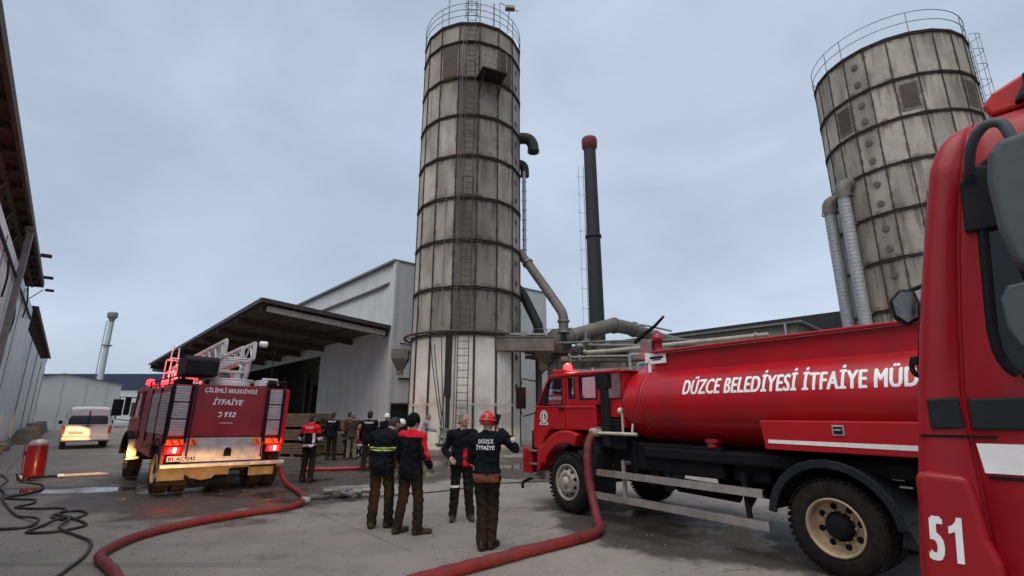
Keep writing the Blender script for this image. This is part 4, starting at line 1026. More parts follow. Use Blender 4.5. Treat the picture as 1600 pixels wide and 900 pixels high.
# emblem on the door
b = MB(); X = frame((5.0, CY+.002, 1.62), (-1, 0, 0), (0, 0, 1)) @ Matrix.Scale(1.2, 4)
b.lathe([(0, 0), (.098, 0), (.098, .004), (0, .004)], 32, 0, X, False); b.lathe([(.080, .005), (.088, .005)], 32, 1, X, False); b.lathe([(.0, .005), (.058, .005)], 32, 1, X, False)
b.add([(-.012, -.052, .0065), (.016, -.052, .0065), (.026, -.01, .0065), (.008, .022, .0065), (.024, .046, .0065), (-.004, .052, .0065), (-.022, .02, .0065), (-.03, -.012, .0065)], [tuple(range(8))], 0, False, X)
b.box((0, -.108, .003), (.215, .036, .003), 0, X); b.box((0, -.108, .0048), (.17, .012, .001), 1, X); b.build('emblem', ['white_paint', 'mudguard'], cab)
# fender flare, steps, bumper
b = MB(); arch(b, 4.34, .50, .655, .885, CY-.30, CY+.055, 22, 112, n=16); b.prism([(5.12, .62), (5.2, .62), (5.18, 1.02), (5.0, 1.12), (4.98, .95)], CY-.3, CY+.05); b.build('front_fender', 'red', TK, bevel=.03, seg=3)
b = MB(); arch(b, 4.34, .50, .655, .885, -CY-.055, -CY+.30, 22, 112, n=16); b.build('front_fender', 'red', TK, bevel=.03)
b = MB()
for z in (.50, .74, .98): b.box((5.26, CY-.02, z), (.24, .22, .03)); 
b.box((5.26, CY-.12, .75), (.26, .02, .6)); b.build('cab_step', 'steel', TK, bevel=.006)
b = MB(); b.box((5.50, 0, .79), (.24, 2.36, .46)); b.box((5.50, CY+.02, .79), (.30, .06, .48)); b.build('bumper', 'red', TK, bevel=.03)
b = MB(); b.box((5.38, 0, 1.22), (.05, 1.9, .45)); b.box((5.37, 1.0, 1.18), (.05, .25, .35)); b.tube(smooth_path([(5.40, 1.0, .50), (5.62, 1.1, .40), (5.72, 1.12, .34), (5.66, 1.16, .27)], 5), .03, 8); b.build('grille_and_hook', 'chassis', TK)
for s_ in (1, -1):
    b = MB(); b.lathe([(0, .03), (.09, .02), (.11, -.02), (.11, -.04)], 20, 0, Matrix.Translation((5.62, s_*.86, .84)) @ Matrix.Rotation(R(90), 4, 'Y')); b.build('headlight', 'headlamp', TK)
# mirrors with arms
for s_ in (1, -1):
    y = CY*s_
    b = MB(); b.tube([(5.22, y, 2.30), (5.42, y+.20*s_, 2.36), (5.46, y+.22*s_, 2.2), (5.46, y+.22*s_, 1.72), (5.42, y+.18*s_, 1.62), (5.24, y, 1.70)], .014, 6); b.box((5.45, y+.22*s_, 1.98), (.07, .20, .42)); b.build('mirror', 'black', TK, bevel=.02)
# snorkel behind the cab
b = MB(); b.tube([(3.40, 1.04, 1.15), (3.40, 1.04, 2.30)], .105, 12); b.box((3.40, 1.04, 2.22), (.26, .20, .26)); b.tube([(3.25, .98, 1.1), (3.25, .98, 2.0)], .03, 8); b.build('snorkel', 'black', TK, bevel=.01)
b = MB(); b.box((3.25, .3, 1.35), (.45, 1.5, .5)); b.build('pump_housing', 'chassis', TK, bevel=.03)
b = MB(); b.tube([(3.66, 1.12, 1.30), (3.56, 1.14, 1.355), (3.40, 1.14, 1.36), (2.72, 1.10, 1.36)], .028, 8); b.tube([(3.05, 1.05, 1.36), (3.05, 1.05, 1.70)], .02, 6); b.tube([(2.86, 1.05, 1.36), (2.86, 1.02, 1.52)], .02, 6)
b.ell((3.08, 1.06, 1.72), (.05, .05, .06), 10); b.tube([(3.56, 1.0, 1.36), (3.58, 1.24, 1.37)], .075, 12); b.build('outlet_pipe', 'pale_metal', TK)
b = MB(); b.lathe([(0, 0), (.07, 0), (.09, .02), (.09, .08), (0, .08)], 12, 0, Matrix.Translation((1.55, .86, 1.20))); b.box((1.52, .9, 1.31), (.18, .12, .05)); b.build('drain_valve', 'red_dull', TK)
# light bar
b = MB(); b.box((4.62, .35, 2.455), (.20, 1.15, .05)); lb = b.build('light_bar', 'red', TK, bevel=.015)
b = MB(); b.box((4.66, 1.0, 2.465), (.34, .08, .07)); b.build('light_bracket', 'red', lb, bevel=.01)
for y in (.82,):
    b = MB(); X = Matrix.Translation((4.62, y, 2.48)); b.lathe([(.085, 0), (.082, .10), (.05, .145), (0, .155)], 20, 0, X); be = b.build('beacon', 'beacon', lb)
b = MB(); b.ell((4.62, .82, 2.535), (.055, .055, .055), 12); b.build('beacon_glow', 'beacon_core', lb)
pd = bpy.data.lights.new('beacon_light', 'POINT'); pd.energy = 18; pd.color = (1, .05, .04); pd.shadow_soft_size = .06
po = bpy.data.objects.new('beacon_light', pd); COL.objects.link(po); po.parent = TK; po.location = (4.62, .82, 2.72)
# water cannon on the front of the tank
b = MB(); b.lathe([(.10, 2.40), (.10, 2.70), (.075, 2.74), (.075, 2.92), (.10, 2.93), (.10, 3.0), (.075, 3.03), (.045, 3.09), (0, 3.1)], 16, 0, Matrix.Translation((2.95, .15, 0))); wc = b.build('water_cannon', 'red_dull', TK)
b = MB(); b.tube([(3.42, .22, 2.95), (3.2, .20, 3.08), (3.0, .15, 3.2), (2.80, .12, 3.36)], [.035, .04, .03, .022], 10); b.build('cannon_barrel', 'black', wc)
b = MB(); b.box((3.15, .15, 2.78), (.26, .22, .34)); b.bar((3.3, .2, 2.75), (2.9, .2, 2.5), .14, .04); b.build('cannon_mount', 'steel', wc, bevel=.02)
# low beams of the tanker
spot('headlight_beam', TK.matrix_basis @ Vector((5.72, .86, .84)), -38, -5, 260, 34, 5.5, (1, .82, .5), .5)
spot('headlight_beam', TK.matrix_basis @ Vector((5.72, -.86, .84)), -18, -3, 700, 30, 5.0, (1, .82, .5), .5)

# ---------------------------------------------------------------- ladder truck seen from behind
hd = -44.0
LT = thing('fire_engine', 'older red fire engine seen from behind, with a silver turntable ladder folded on its roof', 'fire truck', (-6.85, 12.15, 0), R(90-hd))
LT.rotation_euler = (R(1.0), 0, R(90-hd))
RX = -.58
b = MB(); b.box((2.1, 0, .80), (5.2, .9, .25)); b.box((0, 0, .5), (.22, 1.9, .22)); b.ell((0, 0, .5), (.3, .3, .28)); b.box((3.95, 0, .52), (.2, 1.9, .16)); b.build('chassis_frame', 'chassis', LT)
for s_ in (1, -1):
    wheel(LT, 0, 1.22*s_, .50, .50, .27, s_, 'rear', 'rim_tan', dual=True)
    wheel(LT, 3.95, 1.20*s_, .52, .52, .30, s_, 'front', 'rim_grey')
# body
b = MB(); b.box((1.10, 0, 1.62), (3.32, 2.44, 1.32)); b.box((1.6, 0, 1.0), (1.9, 2.30, .30)); body = b.build('body', 'red_dull', LT, bevel=.03)
b = MB(); b.box((RX+.01, .085, 1.74), (.04, 1.56, 1.13)); rp_ = b.build('rear_panel', 'red_dull', LT, bevel=.01)
XR = lambda y, z: frame((RX-.015, y, z), (0, -1, 0), (0, 0, 1))
text('ÇİLİMLİ BELEDİYESİ', rp_, XR(.63, 2.135), .092, 1.10, bold=.03)
text('İTFAİYE', rp_, XR(.44, 1.865), .125, .64, bold=.03, shear=.25)
ONE_ = [(.28, 0), (.50, 0), (.50, 1), (.34, 1), (.30, .90), (.20, .82), (.08, .78), (.08, .62), (.28, .68)]
for dy in (.20, .115):
    b = MB(); b.add([(p[0]*.15+p[1]*.028, p[1]*.115, .0005) for p in ONE_], [tuple(range(9))], 0, False, XR(dy, 1.60)); b.build('lettering', 'white_paint', rp_)
text('2', rp_, XR(.025, 1.60), .115, .10, bold=.04, shear=.25)
b = MB(); b.tube([(RX-.012, .29, 1.69), (RX-.012, .24, 1.70), (RX-.012, .22, 1.65), (RX-.012, .25, 1.60), (RX-.012, .29, 1.61)], .014, 6); b.prism([(0, 0)]*0 or [(-.0, 1.475), (.0001, 1.475), (.0001, 1.483), (0, 1.483)], 0, .0001)
b.box((RX-.012, .10, 1.470), (.006, .26, .012)); b.build('emblem', 'white_paint', rp_)
for (ya, yb) in ((1.19, .885), (-.76, -1.08)):
    b = MB()
    for k in range(3):
        z0 = 1.20+k*.355
        for q in range(6): b.box((RX-.0, (ya+yb)/2, z0+.03+q*.0545), (.05-.008*(q % 2 == 5), abs(ya-yb)-.02, .051))
    b.build('roller_shutter', 'shutter', LT, bevel=.008)
for y in (.855, -.735, 1.215, -1.10):
    b = MB(); b.box((RX-.02, y, 1.66), (.06, .04, 1.22)); b.build('shutter_frame', 'chassis', LT)
for y in (.80, -.70):
    b = MB(); b.tube([(RX-.04, y, 2.30), (RX-.10, y, 2.2), (RX-.10, y, .72)], .018, 6); b.build('grab_rail', 'black', LT)
b = MB(); b.box((RX-.0, -1.18, 1.62), (.05, .10, 1.30)); b.build('corner_post', 'red', LT, bevel=.01)
b = MB(); b.box((RX+.02, .05, .90), (.04, 1.62, .50)); ap = b.build('tail_plate', 'alu_plate', LT, bevel=.008)
b = MB(); X = frame((RX-.003, -.02, .86), (0, -1, 0), (0, 0, 1)); b.lathe([(0, .004), (.075, .004)], 20, 0, X); b.box((0, -.055, .003), (.15, .11, .004), 0, X); b.tube([(-.09, -.12, .01), (-.09, .03, .01), (-.05, .085, .01), (.05, .085, .01), (.09, .03, .01), (.09, -.12, .01)], .012, 6, 1, X=X); b.build('filler_hole', ['chassis', 'alu'], ap)
b = MB(); b.box((RX-.06, 0, .585), (.16, 2.50, .085)); b.build('bumper', 'alu', LT, bevel=.015)
b = MB(); b.prism([(0, 0)]*0 or [(0, .54), (.02, .54), (.02, .3), (0, .3)], 1.24, .75, 0, Matrix.Translation((RX, 0, 0)))
poly = [(1.24, .54), (-.55, .54), (-.55, .50), (-.2, .50), (.10, .42), (.22, .30), (.42, .27), (.62, .33), (.80, .44), (.98, .46), (1.24, .36)]
b.add([(RX+.04, y, z) for y, z in poly]+[(RX+.07, y, z) for y, z in poly], [tuple(range(len(poly))), tuple(range(2*len(poly)-1, len(poly)-1, -1))]+[(i, i+len(poly), (i+1) % len(poly)+len(poly), (i+1) % len(poly)) for i in range(len(poly))]); b.build('rear_skirt', 'skirt', LT)
b = MB(); b.tube([(RX-.02, 1.25, .46), (RX-.05, 1.28, .43), (RX-.02, 1.25, .39)], .025, 8); b.box((RX+.05, -.80, .40), (.05, .55, .18)); b.box((RX+.3, .2, .45), (.3, .7, .2)); b.build('tow_fitting', 'skirt', LT)
for y0, wd in ((1.04, .34), (.70, .20), (-.60, .18), (-.98, .38)):
    b = MB(); b.box((RX-.012, y0, 1.065), (.03, wd, .12)); rf = b.build('reflector_board', 'amber', LT)
    b = MB()
    k = y0-wd/2+.02
    while k < y0+wd/2-.10: b.add([(RX-.029, k, 1.008), (RX-.029, k+.055, 1.008), (RX-.029, k+.115, 1.122), (RX-.029, k+.06, 1.122)], [(0, 1, 2, 3)]); k += .13
    if b.v: b.build('chevron', 'reflex_red', rf)
for y in (1.04, -.99):
    b = MB(); b.box((RX-.03, y, .90), (.06, .36, .17)); tlp = b.build('tail_light', 'lens_red', LT, bevel=.02)
    b = MB(); b.box((RX-.065, y, .90), (.012, .22, .12)); b.build('lamp_lens', 'tail', tlp, bevel=.004)
    b = MB(); b.box((RX-.075, y-.02, .905), (.012, .05, .10)); b.build('bulb', 'tail_core', tlp)
    d = bpy.data.lights.new('tail_light_glow', 'POINT'); d.energy = 2.5; d.color = (1, .04, .03); d.shadow_soft_size = .05
    o = bpy.data.objects.new('tail_light_glow', d); COL.objects.link(o); o.parent = LT; o.location = (RX-.22, y, .90)
b = MB(); b.box((RX-.10, .87, .735), (.02, .54, .11)); np_ = b.build('number_plate', 'plate', LT, bevel=.004)
text('81 AC 242', np_, frame((RX-.112, 1.12, .695), (0, -1, 0), (0, 0, 1)), .08, .50, m='chassis', bold=.03)
# left flank
for k, (xa, xb) in enumerate(((-.45, .55), (.62, 1.62), (1.70, 2.62))):
    b = MB()
    for q in range(15): b.box(((xa+xb)/2, 1.225, 1.245+q*.060), (xb-xa-.04, .03, .056 if q % 5 else .045))
    b.build('side_shutter', 'shutter' if k < 2 else 'red_dull', LT, bevel=.01)
b = MB()
for x in (-.5, .585, 1.66, 2.68): b.box((x, 1.232, 1.62), (.05, .03, 1.22))
b.build('side_frame', 'chassis', LT)
b = MB(); b.prism([(-.62, .62), (-.62, .95), (-.5, 1.02), (2.7, 1.02), (2.7, .80), (.75, .70), (.62, 1.0), (.2, 1.15), (-.2, 1.15), (-.5, .95)], 1.18, 1.24); b.build('side_skirt', 'red_dull', LT)
b = MB(); arch(b, 0, .5, .60, .64, .70, 1.26, 25, 160); b.build('rear_mudguard', 'mudguard', LT)
b = MB(); b.box((-.46, .95, .40), (.03, .55, .42)); b.build('mud_flap', 'rubber', LT)
# cab (mostly hidden behind the body)
b = MB(); b.prism([(2.85, .75), (2.85, 1.55), (5.0, 1.55), (5.06, 1.35), (5.06, .7), (4.62, .7), (4.45, 1.0), (3.95, 1.16), (3.45, 1.0), (3.3, .75)], -1.17, 1.17); lc = b.build('cab', 'red_dull', LT, bevel=.04)
b = MB()
for s_ in (1, -1):
    y0, y1 = (1.08, 1.14) if s_ > 0 else (-1.14, -1.08)
    for pq in ([(5.0, 1.55), (4.9, 1.55), (4.62, 2.25), (4.72, 2.25)], [(3.95, 1.55), (3.82, 1.55), (3.82, 2.25), (3.95, 2.25)], [(2.98, 1.55), (2.85, 1.55), (2.85, 2.25), (2.98, 2.25)]): b.prism(pq, y0, y1)
b.prism([(4.75, 2.22), (4.72, 2.32), (4.5, 2.36), (2.9, 2.36), (2.85, 2.22)], -1.16, 1.16); b.build('cab_roof', 'red_dull', LT, bevel=.03)
b = MB()
for s_ in (1, -1): b.prism([(4.92, 1.55), (2.95, 1.55), (2.95, 2.24), (4.64, 2.24)], 1.105*s_-.003, 1.105*s_+.003)
b.add([(4.96, 1.1, 1.56), (4.96, -1.1, 1.56), (4.68, -1.1, 2.24), (4.68, 1.1, 2.24)], [(0, 1, 2, 3)]); b.build('window', 'glass_dark', LT)
b = MB(); arch(b, 3.95, .52, .60, .68, 1.0, 1.32, 5, 175); b.build('front_fender', 'chassis', LT, bevel=.02)
b = MB(); b.box((4.85, 1.20, .95), (.18, .1, .12)); b.build('indicator', 'amber', LT, bevel=.02)
b = MB(); b.box((3.25, 1.2, .55), (.5, .25, .05)); b.box((3.2, 1.22, .75), (.03, .2, .5)); b.build('cab_step', 'alu', LT)
b = MB(); b.tube([(4.75, 1.14, 2.1), (4.9, 1.5, 2.12), (4.9, 1.52, 1.5), (4.8, 1.14, 1.45)], .018, 6); b.box((4.9, 1.52, 1.82), (.09, .24, .46)); b.box((4.9, 1.30, 1.86), (.07, .14, .5)); b.build('mirror', 'black', LT, bevel=.02)
b = MB(); b.tube([(4.75, -1.14, 2.1), (4.9, -1.5, 2.12), (4.9, -1.52, 1.5), (4.8, -1.14, 1.45)], .018, 6); b.box((4.9, -1.52, 1.82), (.09, .24, .46)); b.build('mirror', 'black', LT, bevel=.02)
# roof: rails, box, beacons
b = MB()
for s_ in (1, -1):
    b.tube([(RX+.1, 1.15*s_, 2.28), (RX+.1, 1.15*s_, 2.46), (2.7, 1.15*s_, 2.46), (2.7, 1.15*s_, 2.28)], .02, 6)
    for x in (.4, 1.5): b.tube([(x, 1.15*s_, 2.28), (x, 1.15*s_, 2.46)], .016, 6)
b.tube([(RX+.1, -1.15, 2.46), (RX+.1, -.70, 2.40), (RX+.1, -.70, 2.28)], .018, 6)
b.tube([(.2, -1.0, 2.28), (.2, -1.0, 3.35)], .014, 6); b.build('roof_rail', 'black', LT)
b = MB(); b.prism([(-.35, 2.5), (-.35, 2.86), (-.22, 2.95), (.6, 2.95), (.6, 2.5)], .36, 1.02); b.box((.1, .95, 2.38), (.08, .08, .3)); b.box((.1, .45, 2.38), (.08, .08, .3)); b.build('control_seat', 'black', LT, bevel=.05)
b = MB(); b.box((1.6, 0, 2.32), (2.2, 2.1, .08)); b.box((.3, .9, 2.36), (.5, .3, .16)); b.box((-.2, -.75, 2.36), (.45, .25, .18)); b.box((.8, -.9, 2.38), (.4, .3, .2)); b.build('roof_locker', 'chassis', LT, bevel=.02)
b = MB(); b.box((3.9, 0, 2.41), (.3, 2.0, .08)); lb2 = b.build('light_bar', 'red', LT, bevel=.02)
for y in (1.0, .66, .30, -.3, -.7):
    b = MB(); b.lathe([(.10, 0), (.10, .10), (.06, .15), (0, .16)], 16, 0, Matrix.Translation((3.9, y, 2.45))); b.build('beacon', 'beacon', lb2)
b = MB()
for y in (1.0, .66): b.ell((3.86, y, 2.52), (.06, .06, .05), 10)
b.build('beacon_glow', 'beacon_core', lb2)
b = MB(); b.box((2.72, .55, 2.42), (.1, .5, .10)); b.build('rear_beacon', 'beacon', LT, bevel=.02)
for q, e in (((4.25, .75, 2.62), 70), ((2.4, .35, 2.62), 10)):
    d = bpy.data.lights.new('beacon_light', 'POINT'); d.energy = e; d.color = (1, .05, .05); d.shadow_soft_size = .1
    o = bpy.data.objects.new('beacon_light', d); COL.objects.link(o); o.parent = LT; o.location = q
# turntable ladder
b = MB(); b.lathe([(.52, 2.28), (.52, 2.42), (.46, 2.46), (0, 2.46)], 28, 0, Matrix.Translation((.35, -.02, 0))); b.lathe([(.60, 2.44), (.62, 2.47), (.60, 2.49)], 28, 0, Matrix.Translation((.35, -.02, 0))); tt = b.build('turntable', 'ladder_white', LT)
b = MB()
for y in (.30, -.36):
    b.prism([(.75, 2.46), (.10, 2.46), (-.02, 2.62), (-.12, 2.95), (.05, 3.0), (.25, 2.9), (.4, 2.7)], y-.03, y+.03)
    b.tube([(.55, y*.8, 2.46), (.25, y*.8, 2.80), (.6, y*.8, 2.98)], .05, 8)
b.box((.3, -.05, 2.68), (.3, .55, .06)); b.tube([(.3, -.2, 2.46), (.3, -.2, 2.7)], .12, 12); b.build('ladder_cradle', 'ladder_white', tt, bevel=.01)
lad = None
def truss(b, y, x0, x1, z0, z1, slope=0., n=10, r=.026):
    zz = lambda x, z: z+(x-x0)*slope
    b.bar((x0, y, z1), (x1, y, zz(x1, z1)), .06, .07); b.bar((x0, y, z0), (x1, y, zz(x1, z0)), .06, .08)
    b.bar((x0, y, z0), (x0, y, z1), .07, .07); b.bar((x0+.10, y, z0), (x0+.10, y, z1), .04, .04)
    for i in range(n):
        a = x0+.1+(x1-x0-.1)*i/n; c = x0+.1+(x1-x0-.1)*(i+.5)/n; e = x0+.1+(x1-x0-.1)*(i+1)/n
        b.tube([(a, y, zz(a, z0)), (c, y, zz(c, z1))], r, 6); b.tube([(c, y, zz(c, z1)), (e, y, zz(e, z0))], r*.8, 6)
for y, x0, z1 in ((.31, -.40, 3.36), (-.33, -.40, 3.36)):
    b = MB(); truss(b, y, x0, 5.2, 2.98, z1, -.055); b.build('ladder_truss', 'ladder_white', tt)
b = MB()
for y in (.22, -.24): truss(b, y, .2, 5.6, 3.06, 3.30, -.055, 12, .018)
for i in range(18): x = -.2+i*.3; b.tube([(x, -.30, 2.98-.055*(x+.4)), (x, .30, 2.98-.055*(x+.4))], .018, 6)
b.build('ladder_rung', 'ladder_white', tt)
b = MB(); 
for y in (.48, -.5):
    for x in (4.6, 5.4): b.tube([(x, y, 2.55), (x, y, 3.30)], .02, 6)
    for z in (2.55, 2.9, 3.30): b.tube([(4.6, y, z), (5.4, y, z)], .02, 6)
for x in (4.6, 5.4):
    for z in (2.55, 2.9, 3.30): b.tube([(x, .48, z), (x, -.5, z)], .02, 6)
    for y in (.2, -.2): b.tube([(x, y, 2.55), (x, y, 3.3)], .016, 6)
b.tube([(5.0, .45, 3.3), (5.1, .4, 3.75)], .02, 6); b.tube([(4.7, .3, 3.3), (4.8, .3, 3.65)], .02, 6)
b.build('rescue_cage', 'ladder_white', tt)
b = MB(); b.lathe([(0, 0), (.07, .0), (.08, .16), (0, .18)], 12, 0, Matrix.Translation((-.45, -.42, 3.34)) @ Matrix.Rotation(R(90), 4, 'X')); b.build('work_lamp', 'white_paint', tt)
b = MB(); b.box((-.3, -.62, 2.40), (.3, .22, .14)); b.tube([(-.4, -.6, 2.5), (-.4, -.95, 2.5), (-.35, -1.0, 2.38)], .03, 6); b.build('winch', 'ladder_white', tt, bevel=.01)

# ---------------------------------------------------------------- cab at the right edge
RT = thing('fire_engine', 'dark red modern fire engine cab numbered 51, filling the right edge of the picture', 'fire truck', (2.25+V.x*1.22, 2.75+V.y*1.22, 0), ROT)
HW = 1.22
def interp(tb, z): return float(np.interp(z, [p[0] for p in tb], [p[1] for p in tb]))
XF = [(.45, .20), (.9, .18), (1.34, .117), (1.84, .037), (2.2, -.029), (2.56, -.10), (2.82, -.158), (3.05, -.21), (3.17, -.26), (3.25, -.315), (3.30, -.38), (3.34, -.55), (3.36, -1.2)]
YS = [(.45, 1.22), (3.0, 1.22), (3.12, 1.20), (3.20, 1.17), (3.26, 1.11), (3.31, 1.02), (3.34, .86), (3.36, .6)]
def xw(z):
    x = -.300-(z-1.87)*.105
    if z < 2.12: x -= .10*(1-math.sqrt(max(0, 1-((2.12-z)/.255)**2)))
    if z > 2.86: x -= .10*(1-math.sqrt(max(0, 1-((z-2.86)/.15)**2)))
    return x
def xs(z): return float(np.interp(z, [.4, 1.76, 2.16, 2.5, 2.75, 2.97, 3.36], [-.13, -.142, -.196, -.248, -.29, -.34, -.44]))
zs = [.45, .7, .9, 1.1, 1.25, 1.36, 1.375, 1.39, 1.5, 1.6, 1.7, 1.8, 1.87, 1.88, 1.90, 1.94, 2.0, 2.1, 2.2, 2.35, 2.5, 2.65, 2.78, 2.88, 2.94, 2.98, 3.0, 3.05, 3.1, 3.14, 3.18, 3.22, 3.26, 3.29, 3.31, 3.33, 3.345, 3.36]
def outline(z):
    xf, y = interp(XF, z), interp(YS, z); rr = min(.055, y*.4); o = [(-1.9, y), (-1.32, y), (-1.25, y)]
    s_ = xs(z); w_ = min(xw(max(1.87, min(z, 3.0))), s_-.03)
    o += [(w_, y), (s_-.014, y), (s_-.008, y-.03), (s_+.008, y-.03), (s_+.014, y)]
    cx = xf-rr
    if cx < s_+.02: cx = s_+.02
    o += [(cx+(xf-cx)*math.sin(R(a)), y-rr+rr*math.cos(R(a))) for a in range(0, 91, 9)]
    o += [(xf+.03, .4)]
    return o
ol = [outline(z) for z in zs]; k = len(ol[0])
vs = []; fs = []
for z, o in zip(zs, ol):
    vs += [(x, y, z) for x, y in o]+[(x, -y, z) for x, y in reversed(o)]
n = 2*k
for i in range(len(zs)-1):
    for j in range(n):
        win = zs[i] >= 1.87 and zs[i+1] <= 3.001
        if win and j in (2, n-4): continue
        if zs[i] >= 1.9 and zs[i+1] <= 2.95 and j == k-1: continue
        fs.append((i*n+j, i*n+(j+1) % n, (i+1)*n+(j+1) % n, (i+1)*n+j))
fs.append(tuple(range((len(zs)-1)*n, len(zs)*n)))
b = MB(); b.add(vs, fs, 0, True); rc = b.build('cab', 'red_near', RT)
b = MB()
wz = [z for z in zs if 1.87 <= z <= 3.001]
b.tube([(xw(z)+.012, interp(YS, z)-.004, z) for z in wz], .022, 8); b.tube([(xw(1.87), 1.216, 1.868), (-1.25, 1.216, 1.868)], .022, 8); b.tube([(xw(3.0), 1.158, 2.995), (-1.25, 1.158, 2.995)], .022, 8)
b.build('window_seal', 'black', rc)
b = MB(); W = [(xw(z), interp(YS, z)-.02, z) for z in wz]+[(-1.25, interp(YS, z)-.02, z) for z in reversed(wz)]
b.add(W, [tuple(range(len(W)))]); b.add([(x, -y, z) for x, y, z in W], [tuple(range(len(W)-1, -1, -1))]); b.build('side_window', 'glass_dark', rc)
b = MB()
for i in range(12):
    pass
b.add([(.05, 1.1, 1.89), (.05, -1.1, 1.89), (-.17, -1.1, 2.96), (-.17, 1.1, 2.96)], [(0, 1, 2, 3)]); b.build('windscreen', 'glass_dark', rc)
b = MB(); b.box((-1.85, 0, 1.9), (.06, 2.36, 2.6)); b.box((-.9, 0, 1.2), (1.9, 2.3, .1)); b.box((-.30, 0, 1.72), (.35, 2.2, .28)); b.build('cab_interior', 'chassis', rc)
for y in (.6, -.6):
    b = MB(); b.box((-.95, y, 1.65), (.5, .52, .2)); b.box((-1.22, y, 2.05), (.16, .5, .75)); b.box((-1.24, y, 2.55), (.12, .3, .22)); b.build('seat', 'mudguard', RT, bevel=.05)
b = MB(); X = Matrix.Translation((-.55, .6, 1.95)) @ Matrix.Rotation(R(65), 4, 'Y'); b.tube([X @ Vector((.24*math.cos(a), .24*math.sin(a), 0)) for a in np.linspace(0, 2*math.pi, 25)], .018, 6); b.build('steering_wheel', 'black', RT)
# dark door strip, split at the door seam
for xa, xb in ((.01, -.128), (-.156, -1.85)):
    b = MB(); b.prism([(xa, 1.60), (xa-.005, 1.755), (xb, 1.765), (xb, 1.605)], 1.20, 1.240); b.build('door_strip', 'mudguard', rc, bevel=.01, seg=2)
b = MB(); b.prism([(-.168, 1.392), (-.158, 1.533), (-1.8, 1.54), (-1.8, 1.395)], 1.221, 1.225); b.build('white_stripe', 'white_paint', rc)
b = MB(); b.box((-.8, 1.222, 1.372), (1.25, .012, .014)); b.box((-.09, 1.222, 1.565), (.30, .010, .012)); b.build('panel_gap', 'chassis', rc)
b = MB()
pp = [(.155, .42), (.145, .9), (.115, 1.37), (.06, 1.385), (-.105, 1.375), (-.125, 1.24), (-.135, 1.08), (-.165, .98), (-.175, .42)]
b.prism(pp, 1.02, 1.262); bc_ = b.build('bumper_corner', 'red_near', RT, bevel=.035, seg=4)
XN = frame((.112, 1.266, .958), (-1, 0, 0), (-.10, 0, 1))
text('5', bc_, XN, .215, .064, bold=.07)
ONE = [(.28, 0), (.50, 0), (.50, 1), (.34, 1), (.30, .90), (.20, .82), (.08, .78), (.08, .62), (.28, .68)]
def one(o, X, h, wd):
    b = MB(); b.add([(p[0]*wd/.5, p[1]*h, .0005) for p in ONE], [tuple(range(9))], 0, False, X); b.build('lettering', 'white_paint', o)
one(bc_, XN @ Matrix.Translation((.072, 0, 0)), .215, .064)
b = MB(); b.box((.10, 0, .68), (.16, 2.3, .5)); b.build('bumper', 'red_near', RT, bevel=.05)
for s_ in (1, -1):
    b = MB(); b.box((.185, s_*.85, .74), (.04, .34, .16)); b.build('headlight', 'headlamp', RT, bevel=.02)
b = MB(); b.box((.10, 0, 1.45), (.05, 1.7, .45)); b.build('grille', 'chassis', RT, bevel=.01)
for s_ in (1, -1): wheel(RT, -1.05, 1.20*s_, .50, .50, .30, s_, 'front', 'rim_grey')
b = MB(); b.box((-3.5, 0, .85), (5.2, .9, .3)); b.build('chassis_frame', 'chassis', RT)
b = MB(); b.box((-4.3, 0, 2.0), (4.2, 2.44, 2.0)); b.build('body', 'red_near', RT, bevel=.05)
for s_ in (1, -1): wheel(RT, -5.0, 1.20*s_, .50, .50, .28, s_, 'rear', 'rim_grey', dual=True)
# roof beacon bar with its lens
b = MB(); b.prism([(-.50, 3.36), (-.47, 3.43), (-.53, 3.50), (-.68, 3.56), (-1.0, 3.56), (-1.0, 3.36)], -.95, .95); rb = b.build('light_bar', 'lens_red', RT, bevel=.02)
b = MB(); b.box((-.78, 0, 3.34), (.42, 1.6, .06)); b.box((-.80, .98, 3.42), (.28, .06, .22)); b.build('light_bar_base', 'mudguard', rb, bevel=.015)
b = MB(); b.prism([(-.60, 3.34), (-.66, 3.44), (-.78, 3.54), (-1.2, 3.6), (-1.2, 3.34)], 1.0, 1.08); b.build('roof_fairing', 'mudguard', RT, bevel=.02)
# mirrors
b = MB(); P_ = smooth_path([(-.36, 1.19, 2.90), (-.385, 1.33, 2.95), (-.42, 1.42, 3.03), (-.485, 1.47, 3.085), (-.545, 1.48, 3.06), (-.565, 1.48, 2.94)], 6); b.tube(P_, .024, 12)
ma = b.build('mirror_arm', 'mirror_grey', RT, bevel=.01)
b = MB(); b.prism([(-.30, 2.62), (-.325, 2.90), (-.40, 2.98), (-.47, 2.95), (-.44, 2.62)], 1.222, 1.246); b.build('mirror_mount', 'black', RT, bevel=.01)
b = MB(); b.prism([(-.470, 2.90), (-.445, 2.76), (-.442, 2.52), (-.465, 2.34), (-.52, 2.30), (-.86, 2.32), (-.90, 2.40), (-.90, 2.90), (-.84, 2.965), (-.64, 2.96), (-.52, 2.955)], 1.38, 1.58); mh = b.build('wing_mirror', 'mirror_grey', RT, bevel=.035, seg=4)
b = MB(); b.prism([(-.425, 2.25), (-.392, 2.19), (-.392, 2.06), (-.42, 1.97), (-.5, 1.94), (-.9, 1.96), (-.92, 2.25), (-.6, 2.275)], 1.40, 1.56); b.tube([(-.6, 1.48, 2.34), (-.6, 1.48, 2.24)], .03, 8); b.build('wide_angle_mirror', 'mirror_grey', RT, bevel=.035, seg=4)
XM = Matrix.Translation((.055, 1.0, 2.30)) @ Matrix.Rotation(R(18), 4, 'Z')
po = [(-.055, .10), (.015, .115), (.075, .05), (.068, -.055), (.01, -.115), (-.055, -.08), (-.07, .02)]
b = MB(); b.prism(po, -.05, .03, 0, XM); fm = b.build('front_mirror', 'black', RT, bevel=.018)
